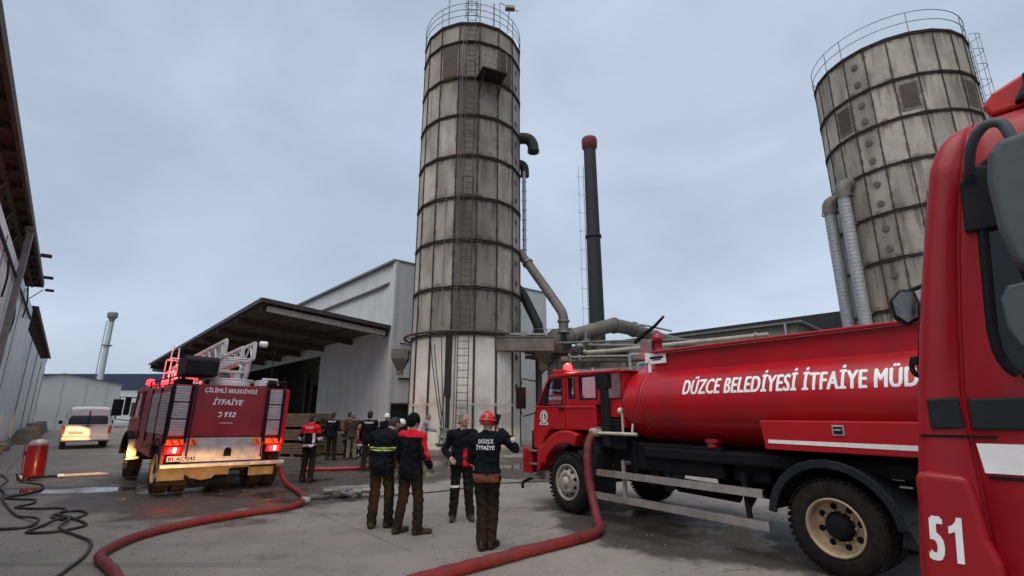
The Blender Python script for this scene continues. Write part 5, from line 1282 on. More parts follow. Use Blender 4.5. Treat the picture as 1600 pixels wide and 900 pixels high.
b = MB(); b.prism([(x*.80, z*.82) for x, z in po], .0305, .034, 0, XM); b.build('mirror_face', 'mirror_dull', fm)
b = MB(); b.tube([(.10, .97, 2.33), (.06, .95, 2.40), (-.06, .92, 2.44)], .014, 6); b.build('mirror_bracket', 'black', fm)
b = MB(); b.tube(smooth_path([(.02, 1.03, 1.99), (.055, 1.06, 1.985), (.07, 1.06, 1.94), (.055, 1.06, 1.895), (.02, 1.03, 1.89)], 4), .014, 8); b.box((.045, 1.05, 1.975), (.05, .05, .045)); b.build('grab_handle', 'black', RT)

# ---------------------------------------------------------------- parked van
p = yard(32.9, .98)
VN = thing('parked_van', 'small white van parked by the left wall, its tail lit yellow by headlights', 'van', p, ROT)
VN.scale = (1.1, 1.1, 1.1)
def vring(x, zb, zt, wl, wb, wt): 
    return [(x, wl*.92, zb), (x, wl, zb+.12), (x, wb, 1.02), (x, wb-.02, 1.10), (x, wt+.06, zt-.18), (x, wt, zt-.05), (x, wt-.14, zt), (x, 0, zt+.02)]+[(x, -a, c) for (_, a, c) in [(x, wt-.14, zt), (x, wt, zt-.05), (x, wt+.06, zt-.18), (x, wb-.02, 1.10), (x, wb, 1.02), (x, wl, zb+.12), (x, wl*.92, zb)]]
b = MB(); loft(b, [vring(.0, .40, 1.70, .78, .80, .62), vring(.05, .34, 1.78, .83, .85, .66), vring(.35, .30, 1.82, .85, .86, .68), vring(2.3, .28, 1.80, .85, .86, .68), vring(2.75, .28, 1.66, .85, .86, .64), vring(3.25, .28, 1.10, .84, .84, .70), vring(3.85, .30, .98, .80, .78, .66), vring(4.0, .36, .85, .74, .70, .60)], smooth=False)
vb = b.build('body', 'van_white', VN, bevel=.03, seg=3)
b = MB(); b.prism([(0, 0)]*0 or [(-.02, 1.10), (.01, 1.60), (.02, 1.60), (.0, 1.10)], -.64, .64); 
b.build('rear_window', 'glass_dark', vb, bevel=.01)
b = MB(); b.prism([(-.03, 1.08), (-.001, 1.63), (.01, 1.63), (-.01, 1.08)], -.025, .025); b.prism([(-.012, 1.06), (.014, 1.645), (.02, 1.645), (.0, 1.06)], -.68, .68); b.build('window_surround', 'black', vb)
b = MB(); b.box((-.01, 0, 1.0), (.04, .10, .06)); b.box((-.02, -.0, .985), (.03, .34, .02)); b.build('tailgate_handle', 'black', vb)
b = MB(); b.box((-.02, .36, .68), (.02, .50, .12)); b.box((-.006, .36, .76), (.03, .56, .03)); b.build('number_plate', 'plate', vb)
b = MB(); b.box((-.05, 0, .46), (.16, 1.66, .20)); b.build('bumper', 'van_white', vb, bevel=.04)
for s_ in (1, -1):
    b = MB(); b.prism([(-.03, .66), (.12, .64), (.16, 1.02), (.0, 1.0)], s_*.80-.06, s_*.80+.06); b.build('tail_light', 'lens_red', vb, bevel=.015)
    wheel(VN, .75, .82*s_, .30, .30, .19, s_, 'front', 'rim_grey', n=28, lugs=24); wheel(VN, 3.2, .82*s_, .30, .30, .19, s_, 'front', 'rim_grey', n=28, lugs=24)
    b = MB(); b.prism([(2.72, 1.12), (1.2, 1.12), (1.2, 1.58), (2.45, 1.58)], s_*.80-.005, s_*.80+.005); b.prism([(1.1, 1.12), (.3, 1.12), (.35, 1.55), (1.1, 1.58)], s_*.80-.005, s_*.80+.005); b.build('side_window', 'glass_dark', vb)
    b = MB(); b.box((2.6, s_*.95, 1.12), (.10, .14, .16)); b.build('mirror', 'black', vb, bevel=.02)

# ================================================================== PEOPLE
# body = one continuous surface taken from a smooth union of tapered limbs (signed distance field -> surface nets)
M['navy'] = mat('navy_workwear', (.007, .008, .013), .85, 0, .4, 14, bump=.25, bscale=26, spec=.12)
M['brown_black'] = mat('dark_brown_trousers', (.018, .0135, .0095), .88, 0, .4, 12, bump=.3, bscale=22, spec=.12)
M['charcoal'] = mat('charcoal_trousers', (.016, .015, .016), .88, 0, .35, 12, bump=.3, bscale=22, spec=.12)
M['grey_shirt'] = mat('grey_shirt', (.26, .25, .26), .85, 0, .25, 12, bump=.2, bscale=26, spec=.12)
M['khaki'] = mat('khaki_trousers', (.16, .13, .10), .88, 0, .3, 10, bump=.2, spec=.12)
M['brown_jacket'] = mat('brown_jacket', (.055, .038, .030), .85, 0, .3, 10, bump=.25, spec=.12)
M['red_cloth'] = mat('red_cloth', (.60, .012, .028), .75, 0, .15, 14, bump=.15, spec=.12)
M['shoe'] = mat('black_boots', (.020, .016, .013), .6, 0, .3, 20)
M['hi_vis'] = mat('yellow_reflective', (.62, .72, .22), .4, 0, .1, 20)
M['silver_vis'] = mat('silver_reflective', (.72, .70, .66), .35, .2, .1, 20)
M['hair_dark'] = mat('dark_hair', (.012, .010, .009), .7, 0, .3, 60, bump=.3, bscale=120)
M['hair_grey'] = mat('grey_hair', (.16, .15, .145), .75, 0, .3, 60, bump=.3, bscale=120)
M['beanie'] = mat('black_knit', (.008, .008, .009), .95, 0, .3, 60, bump=.4, bscale=150, spec=.12)
M['helmet_red'] = mat('red_helmet', (.48, .016, .022), .32, 0, .1, 9, coat=.3)
M['helmet_white'] = mat('white_helmet', (.72, .72, .70), .35, 0, .1, 9, coat=.3)
M['hem_lit'] = mat('lit_shirt_hem', (.20, .075, .045), .85, 0, .25, 14, bump=.2, spec=.12)  # shirt hem, the warm headlight glow on it put into the colour
LAB = {'jacket': 0, 'trousers': 1, 'shoe': 2, 'skin': 3, 'hair': 4, 'extra': 5, 'extra2': 6, 'eye': 7}

def surface_nets(D, L, org, h):
    nx, ny, nz = D.shape; ins = D < 0
    c = [ins[i:nx-1+i, j:ny-1+j, k:nz-1+k] for i in (0, 1) for j in (0, 1) for k in (0, 1)]
    cnt = sum(x.astype(np.int8) for x in c); act = (cnt > 0) & (cnt < 8)
    I = np.argwhere(act); idx = -np.ones(act.shape, np.int64); idx[act] = np.arange(len(I))
    P = np.zeros((len(I), 3)); W = np.zeros(len(I))
    corners = [(i, j, k) for i in (0, 1) for j in (0, 1) for k in (0, 1)]
    for a in corners:
        for ax in range(3):
            if a[ax]: continue
            b = list(a); b[ax] = 1
            da = D[I[:, 0]+a[0], I[:, 1]+a[1], I[:, 2]+a[2]]; db = D[I[:, 0]+b[0], I[:, 1]+b[1], I[:, 2]+b[2]]
            m = (da < 0) != (db < 0); t = np.where(m, da/np.where(m, da-db, 1), 0)
            q = np.array(a, float)[None, :].repeat(len(I), 0); q[:, ax] = t
            P[m] += q[m]; W += m
    P = P/W[:, None]+I
    F = []
    for ax in range(3):
        s0 = [slice(1, -1)]*3; s0[ax] = slice(0, -1); s1 = list(s0); s1[ax] = slice(1, None)
        A = ins[tuple(s0)]; B = ins[tuple(s1)]
        off = np.array([1, 1, 1]); off[ax] = 0
        u, v = [q for q in range(3) if q != ax]
        for sgn, mm in ((1, A & ~B), (-1, ~A & B)):
            e = np.argwhere(mm)+off
            if not len(e): continue
            def cell(du, dv):
                g_ = e.copy(); g_[:, u] += du; g_[:, v] += dv; return idx[g_[:, 0], g_[:, 1], g_[:, 2]]
            q = np.stack([cell(-1, -1), cell(0, -1), cell(0, 0), cell(-1, 0)], 1)
            if (sgn > 0) == (ax == 1): q = q[:, ::-1]
            F.append(q)
    F = np.concatenate(F); F = F[(F >= 0).all(1)]
    V_ = P*h+org
    cen = P[F].mean(1); g_ = np.clip(np.rint(cen).astype(int), 0, np.array(D.shape)-1)
    return V_, F, L[g_[:, 0], g_[:, 1], g_[:, 2]]

class Body:
    def __init__(s, h): s.h = h; s.prims = []
    def cap(s, a, b, ra, rb, lab, k=.03, fy=1., cut=None, front=(0, 1, 0)): s.prims.append(('c', np.array(a, float), np.array(b, float), ra, rb, lab, k, fy, cut))
    def ell(s, c, r, lab, k=.02, rot=None): s.prims.append(('e', np.array(c, float), np.array(r, float), rot, None, lab, k, 1., None))
    def mesh(s, wr=.0085, seed=0):
        h = s.h; lo = np.min([np.minimum(p[1], p[2] if p[0] == 'c' else p[1])-.30 for p in s.prims], 0); hi = np.max([np.maximum(p[1], p[2] if p[0] == 'c' else p[1])+.30 for p in s.prims], 0)
        n = np.ceil((hi-lo)/h).astype(int)
        ax = [lo[i]+h*np.arange(n[i]) for i in range(3)]
        D = np.full(n, .3, np.float32); B = np.full(n, 9., np.float32); L = np.zeros(n, np.int8)
        rg = np.random.default_rng(seed); ph = rg.uniform(0, 6.28, 9)
        for (t, a, b, ra, rb, lab, k, fy, cut) in s.prims:
            if t == 'c': rm = max(ra, rb)+.10; l0 = np.minimum(a, b)-rm; h0 = np.maximum(a, b)+rm
            else: rm = b.max()+.08; l0 = a-rm; h0 = a+rm
            i0 = np.maximum(((l0-lo)/h).astype(int), 0); i1 = np.minimum(((h0-lo)/h).astype(int)+1, n)
            sl = tuple(slice(i0[i], i1[i]) for i in range(3))
            X, Y, Z = np.meshgrid(ax[0][sl[0]], ax[1][sl[1]], ax[2][sl[2]], indexing='ij')
            p = np.stack([X, Y, Z], -1)
            if t == 'c':
                q = p-a; d_ = b-a
                if fy != 1.: 
                    q = q.copy(); q[..., 1] /= fy; d_ = d_.copy(); d_[1] /= fy
                u = np.clip((q@d_)/max(1e-9, d_@d_), 0, 1)
                d = np.linalg.norm(q-u[..., None]*d_, axis=-1)-(ra+(rb-ra)*u)
                if fy != 1.: d = d*(.5+.5*fy)
            else:
                q = p-a
                if ra is not None: q = q@np.array(ra)
                k0 = np.linalg.norm(q/b, axis=-1); k1 = np.linalg.norm(q/(b*b), axis=-1)
                d = k0*(k0-1)/np.maximum(k1, 1e-6)
            if lab in (0, 1) and wr:
                d = d+wr*(np.sin(X*31+ph[0]+2.2*np.sin(Z*17+ph[1]))*np.sin(Z*27+ph[2]+1.7*np.sin(X*19+Y*13+ph[3]))+.6*np.sin(Z*52+X*23+Y*31+ph[4])*np.sin(Y*21+ph[5]))
            if cut is not None: d = np.maximum(d, cut-Z)
            d = d.astype(np.float32)
            Ds, Bs, Ls = D[sl], B[sl], L[sl]
            Ls[d < Bs] = lab; np.minimum(Bs, d, out=Bs)
            hh = np.clip(.5+.5*(Ds-d)/k, 0, 1); D[sl] = Ds*(1-hh)+d*hh-k*hh*(1-hh)
        return surface_nets(D, L, lo, h)

def rotm(yaw, pitch, roll=0): return np.array((Matrix.Rotation(R(-yaw), 3, 'Z') @ Matrix.Rotation(R(-pitch), 3, 'X') @ Matrix.Rotation(R(roll), 3, 'Y')))

def person(label, loc, face_az, J=None, cols=None, h=.009, height=1.74, head=(0, 0), hat=None, recolor=None, group=None, seed=0, bulk=1., hem=.80, fingers=True, fat=0., beard=False):
    """local x to the person's right, y the way the body faces, z up. head=(yaw to the right, pitch down)"""
    c = dict(jacket='navy', trousers='brown_black', shoe='shoe', skin='skin', hair='hair_dark', extra='red_cloth', extra2='silver_vis', eye='eye'); c.update(cols or {})
    j = dict(pelvis=(0, 0, .95), chest=(0, 0, 1.28), neck=(0, .0, 1.47), hipR=(.10, 0, .90), hipL=(-.10, 0, .90), kneeR=(.115, .02, .49), kneeL=(-.115, .02, .49), ankR=(.125, -.02, .09), ankL=(-.125, -.02, .09), toeR=(.17, .17, .035), toeL=(-.17, .17, .035),
             shR=(.185, 0, 1.40), shL=(-.185, 0, 1.40), elR=(.26, -.02, 1.12), elL=(-.26, -.02, 1.12), wrR=(.27, .08, .88), wrL=(-.27, .08, .88))
    j.update(J or {}); j = {k_: np.array(v_, float) for k_, v_ in j.items()}
    B = Body(h); bk = bulk
    # legs
    for s_ in 'RL':
        B.cap(j['hip'+s_], j['knee'+s_], .098*bk, .078*bk, 1, .03); B.cap(j['knee'+s_], j['ank'+s_]+[0, 0, .01], .078*bk, .072*bk, 1, .02)
        a, t = j['ank'+s_], j['toe'+s_]; d = (t-a)*[1, 1, 0]; d = d/np.linalg.norm(d)
        B.cap(a-d*.03+[0, 0, -.035], t, .050, .042, 2, .03); B.cap(a-d*.04+[0, 0, -.05], a+[0, 0, .05], .046, .056, 2, .02)
    B.ell(j['pelvis']+[0, -.01, -.03], (.165*bk, .125*bk, .13), 1, .05)
    # torso
    pl, ch, nk = j['pelvis'], j['chest'], j['neck']
    B.cap(pl+[0, 0, -.06], ch+[0, 0, .0], (.185+fat)*bk, .172*bk, 0, .05, .74, hem)
    B.cap(ch, (ch+nk)/2+[0, 0, .0], .172*bk, .13*bk, 0, .05, .72)
    for s_ in 'RL': B.ell(j['sh'+s_]-[0, 0, .01], (.082*bk, .085*bk, .078), 0, .06); B.cap((ch+nk)/2, j['sh'+s_]+[0, 0, .0], .105*bk, .075*bk, 0, .05, .85)
    B.cap(nk+[0, -.01, -.05], nk+[0, 0, .0], .085, .066, 0, .03)
    for s_ in 'RL':
        B.cap(j['sh'+s_], j['el'+s_], .070*bk, .058*bk, 0, .035); B.cap(j['el'+s_], j['wr'+s_], .058*bk, .046*bk, 0, .025)
        e, w_ = j['el'+s_], j['wr'+s_]; d = (w_-e)/np.linalg.norm(w_-e); sd_ = 1 if s_ == 'R' else -1
        side = np.cross(d, [0, 0, 1.]); side = side/np.linalg.norm(side) if np.linalg.norm(side) > .2 else np.array([0, 1., 0]); fl = np.cross(side, d)
        pc = w_+d*.065; B.cap(w_, w_+d*.03, .030, .032, 3, .02); B.cap(pc-side*.022, pc+side*.022, .027, .027, 3, .015); B.cap(w_+d*.03, pc, .03, .032, 3, .015)
        if fingers:
            for q, (of, ln) in enumerate(((-.034, .070), (-.011, .082), (.012, .078), (.034, .060))):
                k0 = pc+side*of+d*.022; k1 = k0+d*ln*.5-fl*.008; k2 = k1+d*ln*.38-fl*.024
                B.cap(k0, k1, .0105, .0095, 3, .004); B.cap(k1, k2, .0095, .008, 3, .004)
            b0 = w_+d*.035-side*.03*sd_; b1 = b0-side*.032*sd_+d*.035-fl*.01; b2 = b1+d*.035-fl*.012
            B.cap(b0, b1, .014, .0115, 3, .008); B.cap(b1, b2, .0115, .009, 3, .004)
        else: B.cap(pc, pc+d*.06, .028, .02, 3, .02)
    # head
    Rm = rotm(*head); pv = nk+[0, 0, .02]
    def H(x, y, z): return pv+Rm@np.array([x, y, z])
    B.cap(nk+[0, 0, -.03], H(0, .0, .07), .060, .056, 3, .02)
    B.ell(H(0, .005, .165), (.076, .094, .102), 3, .02, Rm); B.ell(H(0, .045, .105), (.056, .055, .062), 3, .03, Rm); B.ell(H(0, .075, .060), (.030, .026, .024), 3, .02, Rm)
    B.cap(H(0, .094, .150), H(0, .118, .115), .010, .015, 3, .012); B.cap(H(-.035, .085, .168), H(.035, .085, .168), .014, .014, 3, .015)
    B.cap(H(-.022, .093, .080), H(.022, .093, .080), .009, .009, 3, .01)
    for x in (-.031, .031): B.ell(H(x, .088, .146), (.013, .009, .008), 7, .004, Rm)
    for x in (-.078, .078): B.ell(H(x, -.005, .135), (.012, .022, .034), 3, .01, Rm)
    if hat in (None, 'hair'):
        B.ell(H(0, -.012, .182), (.082, .092, .098), 4, .01, Rm); B.ell(H(0, -.04, .12), (.072, .06, .07), 4, .02, Rm)
    Vv, F, L = B.mesh(seed=seed)
    ctr = Vv[F].mean(1)
    hz = (np.linalg.inv(Rm)@(ctr-pv).T).T
    L = L.copy()
    L[(L == 4) & (hz[:, 1] > .055) & (hz[:, 2] < .190)] = 3
    if beard: L[(L == 3) & (hz[:, 2] < .10) & (hz[:, 2] > .02) & (hz[:, 1] > .03)] = 4
    if recolor: recolor(L, ctr)
    k_ = height*.965/1.74
    me = bpy.data.meshes.new('person'); me.from_pydata((Vv*k_).tolist(), [], F.tolist())
    for nm in ('jacket', 'trousers', 'shoe', 'skin', 'hair', 'extra', 'extra2', 'eye'): me.materials.append(M[c[nm]])
    me.polygons.foreach_set('material_index', L.astype(np.int32)); me.polygons.foreach_set('use_smooth', np.ones(len(F), bool)); me.update()
    o = bpy.data.objects.new('person', me); COL.objects.link(o); o.location = (loc[0], loc[1], 0); o.rotation_euler[2] = R(-face_az)
    tag(o, label, 'person', group)
    X = Matrix.Translation(pv*k_) @ Matrix(Rm.tolist()).to_4x4() @ Matrix.Scale(k_, 4)
    if hat == 'beanie':
        b = MB(); b.ell((0, -.004, .165), (.094, .108, .118), 24, 0, X, -.22, 1); b.lathe([(1, -.025), (1.05, -.02), (1.05, .028), (1, .034)], 24, 0, X @ Matrix.Translation((0, -.004, .145)) @ Matrix.Diagonal((.093, .107, 1, 1))); b.ell((0, -.045, .115), (.080, .066, .075), 16, 0, X); b.build('knit_cap', 'beanie', o)
    elif hat in ('red', 'white'):
        b = MB(); b.ell((0, -.004, .165), (.112, .132, .118), 28, 0, X, -.05, 1); b.lathe([(.99, -.01), (1.14, -.02), (1.15, -.012), (1.0, .006)], 28, 0, X @ Matrix.Translation((0, -.004, .16)) @ Matrix.Diagonal((.112, .132, 1, 1)))
        b.tube([X @ Vector((0, -.128*math.cos(a), .165+.122*math.sin(a))) for a in np.linspace(.05, 3.09, 14)], .011, 6); b.lathe([(.98, -.07), (1.0, -.06), (1.0, 0)], 24, 0, X @ Matrix.Translation((0, -.008, .165)) @ Matrix.Diagonal((.098, .118, 1, 1)))
        hm = b.build('helmet', 'helmet_'+hat, o)
        b = MB(); b.ell((0, -.118, .205), (.03, .022, .026), 12, 0, X); b.build('badge', 'hair_dark' if hat == 'white' else 'helmet_red', hm)
    return o

def on_body(o, side=-1):
    """project letters along the body's y axis onto its surface"""
    bv = BVHTree.FromPolygons([v.co for v in o.data.vertices], [p.vertices[:] for p in o.data.polygons])
    def f(p):
        q = bv.ray_cast(Vector((p.x, 1.2*side, p.z)), Vector((0, -side, 0)))
        return Vector((p.x, q[0].y+.006*side, p.z)) if q[0] else p
    return f
BACK = lambda x, z: frame((x, -.2, z), (1, 0, 0), (0, 0, 1))

# --- four men in the foreground
def rcA(L, c):
    m = (L == 0) & (c[:, 2] > 1.145) & (c[:, 2] < 1.20) & (np.abs(c[:, 0]) < .26) & (c[:, 1] < .05); L[m] = 5
    m2 = m & (np.abs(c[:, 2]-1.172) < .009); L[m2] = 0
person('man in dark jacket with yellow reflective band across the back, head bent down', (-2.02, 8.16), 16,
       dict(chest=(0, .05, 1.27), neck=(.01, .15, 1.43), shR=(.19, .07, 1.37), shL=(-.19, .07, 1.37), elR=(.27, .03, 1.10), elL=(-.25, .10, 1.10), wrR=(.20, .20, .98), wrL=(-.06, .30, 1.05), ankR=(.13, .06, .09), toeR=(.22, .24, .035), ankL=(-.10, -.05, .09), toeL=(-.16, .13, .035), kneeR=(.12, .06, .49)),
       dict(extra='hi_vis', trousers='brown_black'), head=(10, 52), recolor=rcA, seed=1, height=1.76)
def rcB(L, c):
    z, x, y = c[:, 2], c[:, 0], c[:, 1]
    L[(L == 0) & (z > 1.395+.10*np.clip(-(x+.02), 0, .2)) & (z < 1.56) & (np.abs(x) < .27)] = 5
    L[(L == 0) & (x > .205) & (z > 1.06) & (y > -.06)] = 5
person('man in black knit cap and dark jacket with a bright red collar and sleeve', (-1.50, 7.78), 28,
       dict(hipR=(.10, .0, .90), kneeR=(.13, .05, .49), ankR=(.16, .02, .09), toeR=(.27, .17, .035), kneeL=(-.12, -.0, .49), ankL=(-.15, -.08, .09), toeL=(-.13, .12, .035), elR=(.285, -.02, 1.11), wrR=(.24, .17, .96), elL=(-.27, .02, 1.12), wrL=(-.18, .22, 1.0)),
       dict(trousers='brown_black'), head=(12, 6), hat='beanie', recolor=rcB, seed=2, height=1.73)
def rcC(L, c):
    z, x, y = c[:, 2], c[:, 0], c[:, 1]
    L[(L == 0) & (x < .0) & (x > -.21) & (z < 1.16-.25*(x+.03)) & (z > .86) & (y > .0)] = 5
    L[(L == 1) & (z > .535) & (z < .565) & (x > .03)] = 6
person('grey-haired man facing the camera in a dark jacket with a red front panel', (-.83, 8.72), 168,
       dict(elR=(.30, -.05, 1.13), wrR=(.22, .14, 1.02), elL=(-.27, -.02, 1.12), wrL=(-.22, .16, .97), ankR=(.14, .0, .09), ankL=(-.16, -.05, .09), chest=(.0, .0, 1.28)),
       dict(hair='hair_grey', trousers='charcoal'), head=(-32, 6), recolor=rcC, seed=3, height=1.73, hem=.88, fat=.02, beard=False)
def rcD(L, c):
    z = c[:, 2]; L[(L == 0) & (z < .945) & (np.abs(c[:, 0]) < .22)] = 5
D_ = person('firefighter in red helmet seen from behind, right hand raised to his ear', (-.335, 6.98), 4,
       dict(hipR=(.09, 0, .90), hipL=(-.09, 0, .90), kneeR=(.085, .05, .50), ankR=(.07, -.02, .09), toeR=(.13, .17, .035), kneeL=(-.055, .0, .49), ankL=(-.045, -.10, .09), toeL=(-.07, .10, .035), shR=(.19, 0, 1.42), elR=(.385, .06, 1.27), wrR=(.20, .13, 1.50), elL=(-.24, .06, 1.12), wrL=(-.12, .22, 1.02), pelvis=(0, 0, .96)),
       dict(extra='hem_lit'), head=(20, 8), hat='red', recolor=rcD, seed=4, height=1.74, hem=.85)
wf = on_body(D_)
text('DÜZCE', D_, BACK(-.105, 1.295), .052, .20, bold=.03, warp=wf); text('İTFAİYE', D_, BACK(-.135, 1.215), .052, .25, bold=.03, warp=wf)
b = MB(); b.lathe([(0, .006), (.032, .006), (.034, 0)], 18, 0, frame((.345, -.012, 1.335), (.9, 0, -.5), (.3, -.25, .9))); b.build('sleeve_badge', 'white_paint', D_)
b = MB(); b.box((0, 0, 0), (.07, .012, .14), 0, Matrix.Translation((.125, .10, 1.60)) @ Matrix.Rotation(R(20), 4, 'Y')); tag(b.build('mobile_phone', 'black', loc=(-.335, 6.98, 0), rotz=R(-4), bevel=.004), 'dark phone held to the ear by the man in the red helmet', 'phone')

# --- men further back, near the loading bay
def rcE(L, c):
    z, x = c[:, 2], c[:, 0]
    L[(L == 0) & (z > 1.26)] = 5
    L[(L == 0) & (z < .97) & (z > .91)] = 6
    L[(L == 0) & (np.abs(np.abs(x)-.15) < .025) & (z > 1.0) & (z < 1.28) & (c[:, 1] < 0)] = 6
    L[(L == 0) & (np.abs(x) > .24) & (z < 1.16) & (z > 1.06)] = 6
E_ = person('firefighter in a red vest with reflective straps, beside the old fire engine', (-5.20, 13.35), 12,
       dict(elR=(.29, .02, 1.12), wrR=(.20, .2, 1.06), elL=(-.29, -.02, 1.12), wrL=(-.27, .1, .95)), dict(trousers='brown_black', hair='hair_dark'), h=.012, head=(5, 10), recolor=rcE, seed=5, height=1.70, hem=.86)
we = on_body(E_); text('İTFAİYE', E_, BACK(-.11, 1.30), .05, .22, bold=.03, warp=we)
b = MB(); b.box((0, -.5, 1.39), (.07, .01, .07)); 
def back_mark(o, body, z, wdt, hgt):
    text(body, o, BACK(-wdt/2, z), hgt, wdt, bold=.03, warp=on_body(o))
F_ = person('man in navy jacket with white lettering, standing by the timber stack', (-6.75, 19.4), 5, dict(wrR=(.2, .25, 1.1)), None, h=.015, head=(20, 5), seed=6, height=1.76, fingers=False)
text('İTFAİYE', F_, BACK(-.15, 1.36), .05, .30, bold=.03, warp=on_body(F_))
person('man in brown jacket and khaki trousers pointing to the right with one arm', (-6.05, 19.6), -8, dict(elR=(.44, .10, 1.40), wrR=(.68, .22, 1.42), shR=(.20, .02, 1.41)), dict(jacket='brown_jacket', trousers='khaki', hair='hair_grey'), h=.014, head=(30, 0), seed=7, height=1.74, fingers=True)
H_ = person('man in dark jacket with a white arc of letters, just left of the bent man', (-4.42, 16.0), 6, dict(), None, h=.013, head=(10, 0), seed=8, height=1.80, fingers=False)
text('İTFAİYE', H_, BACK(-.15, 1.375), .05, .30, bold=.03, warp=on_body(H_))
person('man wearing a white helmet in the group by the factory door', (-4.50, 18.4), 20, dict(elR=(.25, .1, 1.12), wrR=(.15, .3, 1.1)), None, h=.015, head=(0, 5), hat='white', seed=9, height=1.72, fingers=False)
person('crouching man in white helmet behind the two men standing together', (-3.75, 16.6), 60, dict(pelvis=(0, -.10, .82), chest=(0, .05, 1.10), neck=(0, .14, 1.27), hipR=(.1, -.08, .78), hipL=(-.1, -.08, .78), kneeR=(.13, .12, .46), kneeL=(-.13, .12, .46), shR=(.18, .08, 1.20), shL=(-.18, .08, 1.20), elR=(.24, .2, .98), elL=(-.24, .2, .98), wrR=(.14, .36, .88), wrL=(-.14, .36, .88)), None, h=.015, head=(0, 25), hat='white', seed=10, fingers=False)
person('man in pale grey shirt leaning towards the valves at the white silo base', (-3.50, 20.3), 72, dict(chest=(0, .08, 1.25), neck=(0, .14, 1.42), shR=(.18, .1, 1.36), shL=(-.18, .1, 1.36), elR=(.25, .22, 1.10), wrR=(.18, .45, 1.05), elL=(-.25, .24, 1.12), wrL=(-.18, .48, 1.1)), dict(jacket='grey_shirt', trousers='charcoal', hair='hair_grey'), h=.013, head=(-10, 25), seed=11, height=1.74, fingers=True)
person('man in dark clothes half hidden beside the man with the pointing arm', (-6.45, 20.4), 40, dict(), dict(jacket='brown_jacket', trousers='charcoal'), h=.016, head=(0, 5), seed=12, height=1.78, fingers=False)

# ================================================================== SMALL THINGS
def hose(name, label, pts, r, mt, cat, n=8, seg=10):
    P_ = smooth_path(pts, n); o = P_[0].copy()
    rg = random.Random(len(P_)); b = MB()
    b.tube([p-o+Vector((rg.uniform(-1, 1)*r*.06, rg.uniform(-1, 1)*r*.06, 0)) for p in P_], [r*(1+.05*math.sin(i*.9)+rg.uniform(-.025, .025)) for i in range(len(P_))], seg)
    return tag(b.build(name, mt, loc=o), label, cat)
z = .058
HL = hose('fire_hose', 'thick red hose curving from the old fire engine across the left foreground', [(-5.62, 12.62, .52), (-5.55, 12.62, .35), (-5.40, 12.55, .12), (-4.95, 11.95, z), (-4.32, 10.95, z), (-3.98, 10.1, z), (-4.02, 9.5, z), (-4.36, 9.11, z), (-4.66, 8.68, z), (-4.90, 8.24, z), (-5.04, 7.81, z), (-5.10, 7.38, z), (-5.04, 6.94, z), (-4.90, 6.52, z), (-4.71, 6.27, z), (-4.44, 6.03, z), (-4.05, 5.65, z), (-3.6, 5.1, z), (-3.2, 4.4, z)], .056, 'red_hose', 'hose', 10, 14)
z = .067
HR = hose('fire_hose', 'thick red hose hanging from the tanker outlet and running over the ground to the foreground', [(1.45, 8.78, 1.37), (1.36, 8.72, 1.34), (1.27, 8.63, 1.18), (1.235, 8.56, .95), (1.24, 8.50, .65), (1.27, 8.38, .38), (1.29, 8.12, .13), (1.27, 7.80, z), (1.10, 7.45, z), (0.85, 7.19, z), (0.48, 6.86, z), (0.15, 6.56, z), (-0.22, 6.21, z), (-0.55, 5.90, z), (-0.90, 5.56, z), (-1.35, 5.05, z), (-1.8, 4.4, z)], .066, 'red_hose', 'hose', 10, 14)
for o, pts in ((HL, None), (HR, None)):
    b = MB(); v0 = Vector(o.location); d = Vector((-.3, -.3, 0)) if o is HL else Vector((-.5, -.4, -.1)); d.normalize()
    b.tube([-d*.06, d*.08], .088, 14); b.build('coupling', 'alu', o, bevel=.008)
c = .02
hose('black_hose', 'thin black rubber hose lying in tangled loops on the left of the yard', [(-12.54, 13.33, .18), (-12.2, 13.15, c), (-11.78, 12.98, c), (-11.22, 12.64, c), (-10.65, 12.02, c), (-10.33, 11.28, c), (-10.27, 10.79, c), (-9.84, 10.63, c), (-9.45, 10.56, c), (-9.11, 10.13, c), (-9.04, 9.73, c), (-8.50, 9.61, c), (-8.16, 9.67, c), (-7.91, 9.48, c), (-7.68, 8.97, c), (-7.27, 8.67, c), (-7.14, 8.82, c), (-7.29, 9.19, c), (-7.60, 9.42, c), (-7.78, 9.31, c), (-7.60, 8.97, c*2), (-7.16, 8.72, c*2), (-6.81, 8.52, c), (-6.55, 8.29, c), (-6.52, 8.02, c), (-6.66, 7.80, c), (-6.98, 7.78, c), (-7.12, 8.11, c), (-7.19, 8.57, c*3), (-7.0, 8.5, c*3), (-6.73, 8.02, c*2), (-6.32, 7.74, c), (-5.81, 7.40, c), (-5.52, 7.13, c), (-5.15, 6.59, c), (-4.92, 6.12, c), (-4.76, 5.77, c), (-4.5, 5.2, c)], .021, 'black_hose', 'hose', 8, 8)
hose('black_hose', 'thin black rubber hose running in one loop beside the tangled one', [(-14.23, 14.68, c), (-12.9, 13.5, c), (-11.9, 12.3, c), (-10.96, 11.46, c), (-10.17, 10.63, c), (-9.03, 9.61, c), (-8.26, 8.97, c), (-7.69, 8.62, c*3), (-7.41, 8.42, c*3), (-7.30, 8.15, c), (-7.42, 8.02, c), (-7.66, 7.98, c), (-7.95, 7.9, c), (-8.6, 8.0, c)], .021, 'black_hose', 'hose', 8, 8)
hose('cable', 'thin dark cable along the ground behind the two men standing together', [(-3.5, 10.95, .012), (-2.95, 11.0, .012), (-2.2, 11.37, .012), (-1.43, 11.83, .012), (-.62, 12.75, .012), (.24, 13.21, .012), (1.2, 13.3, .012)], .012, 'black_hose', 'cable', 6, 6)
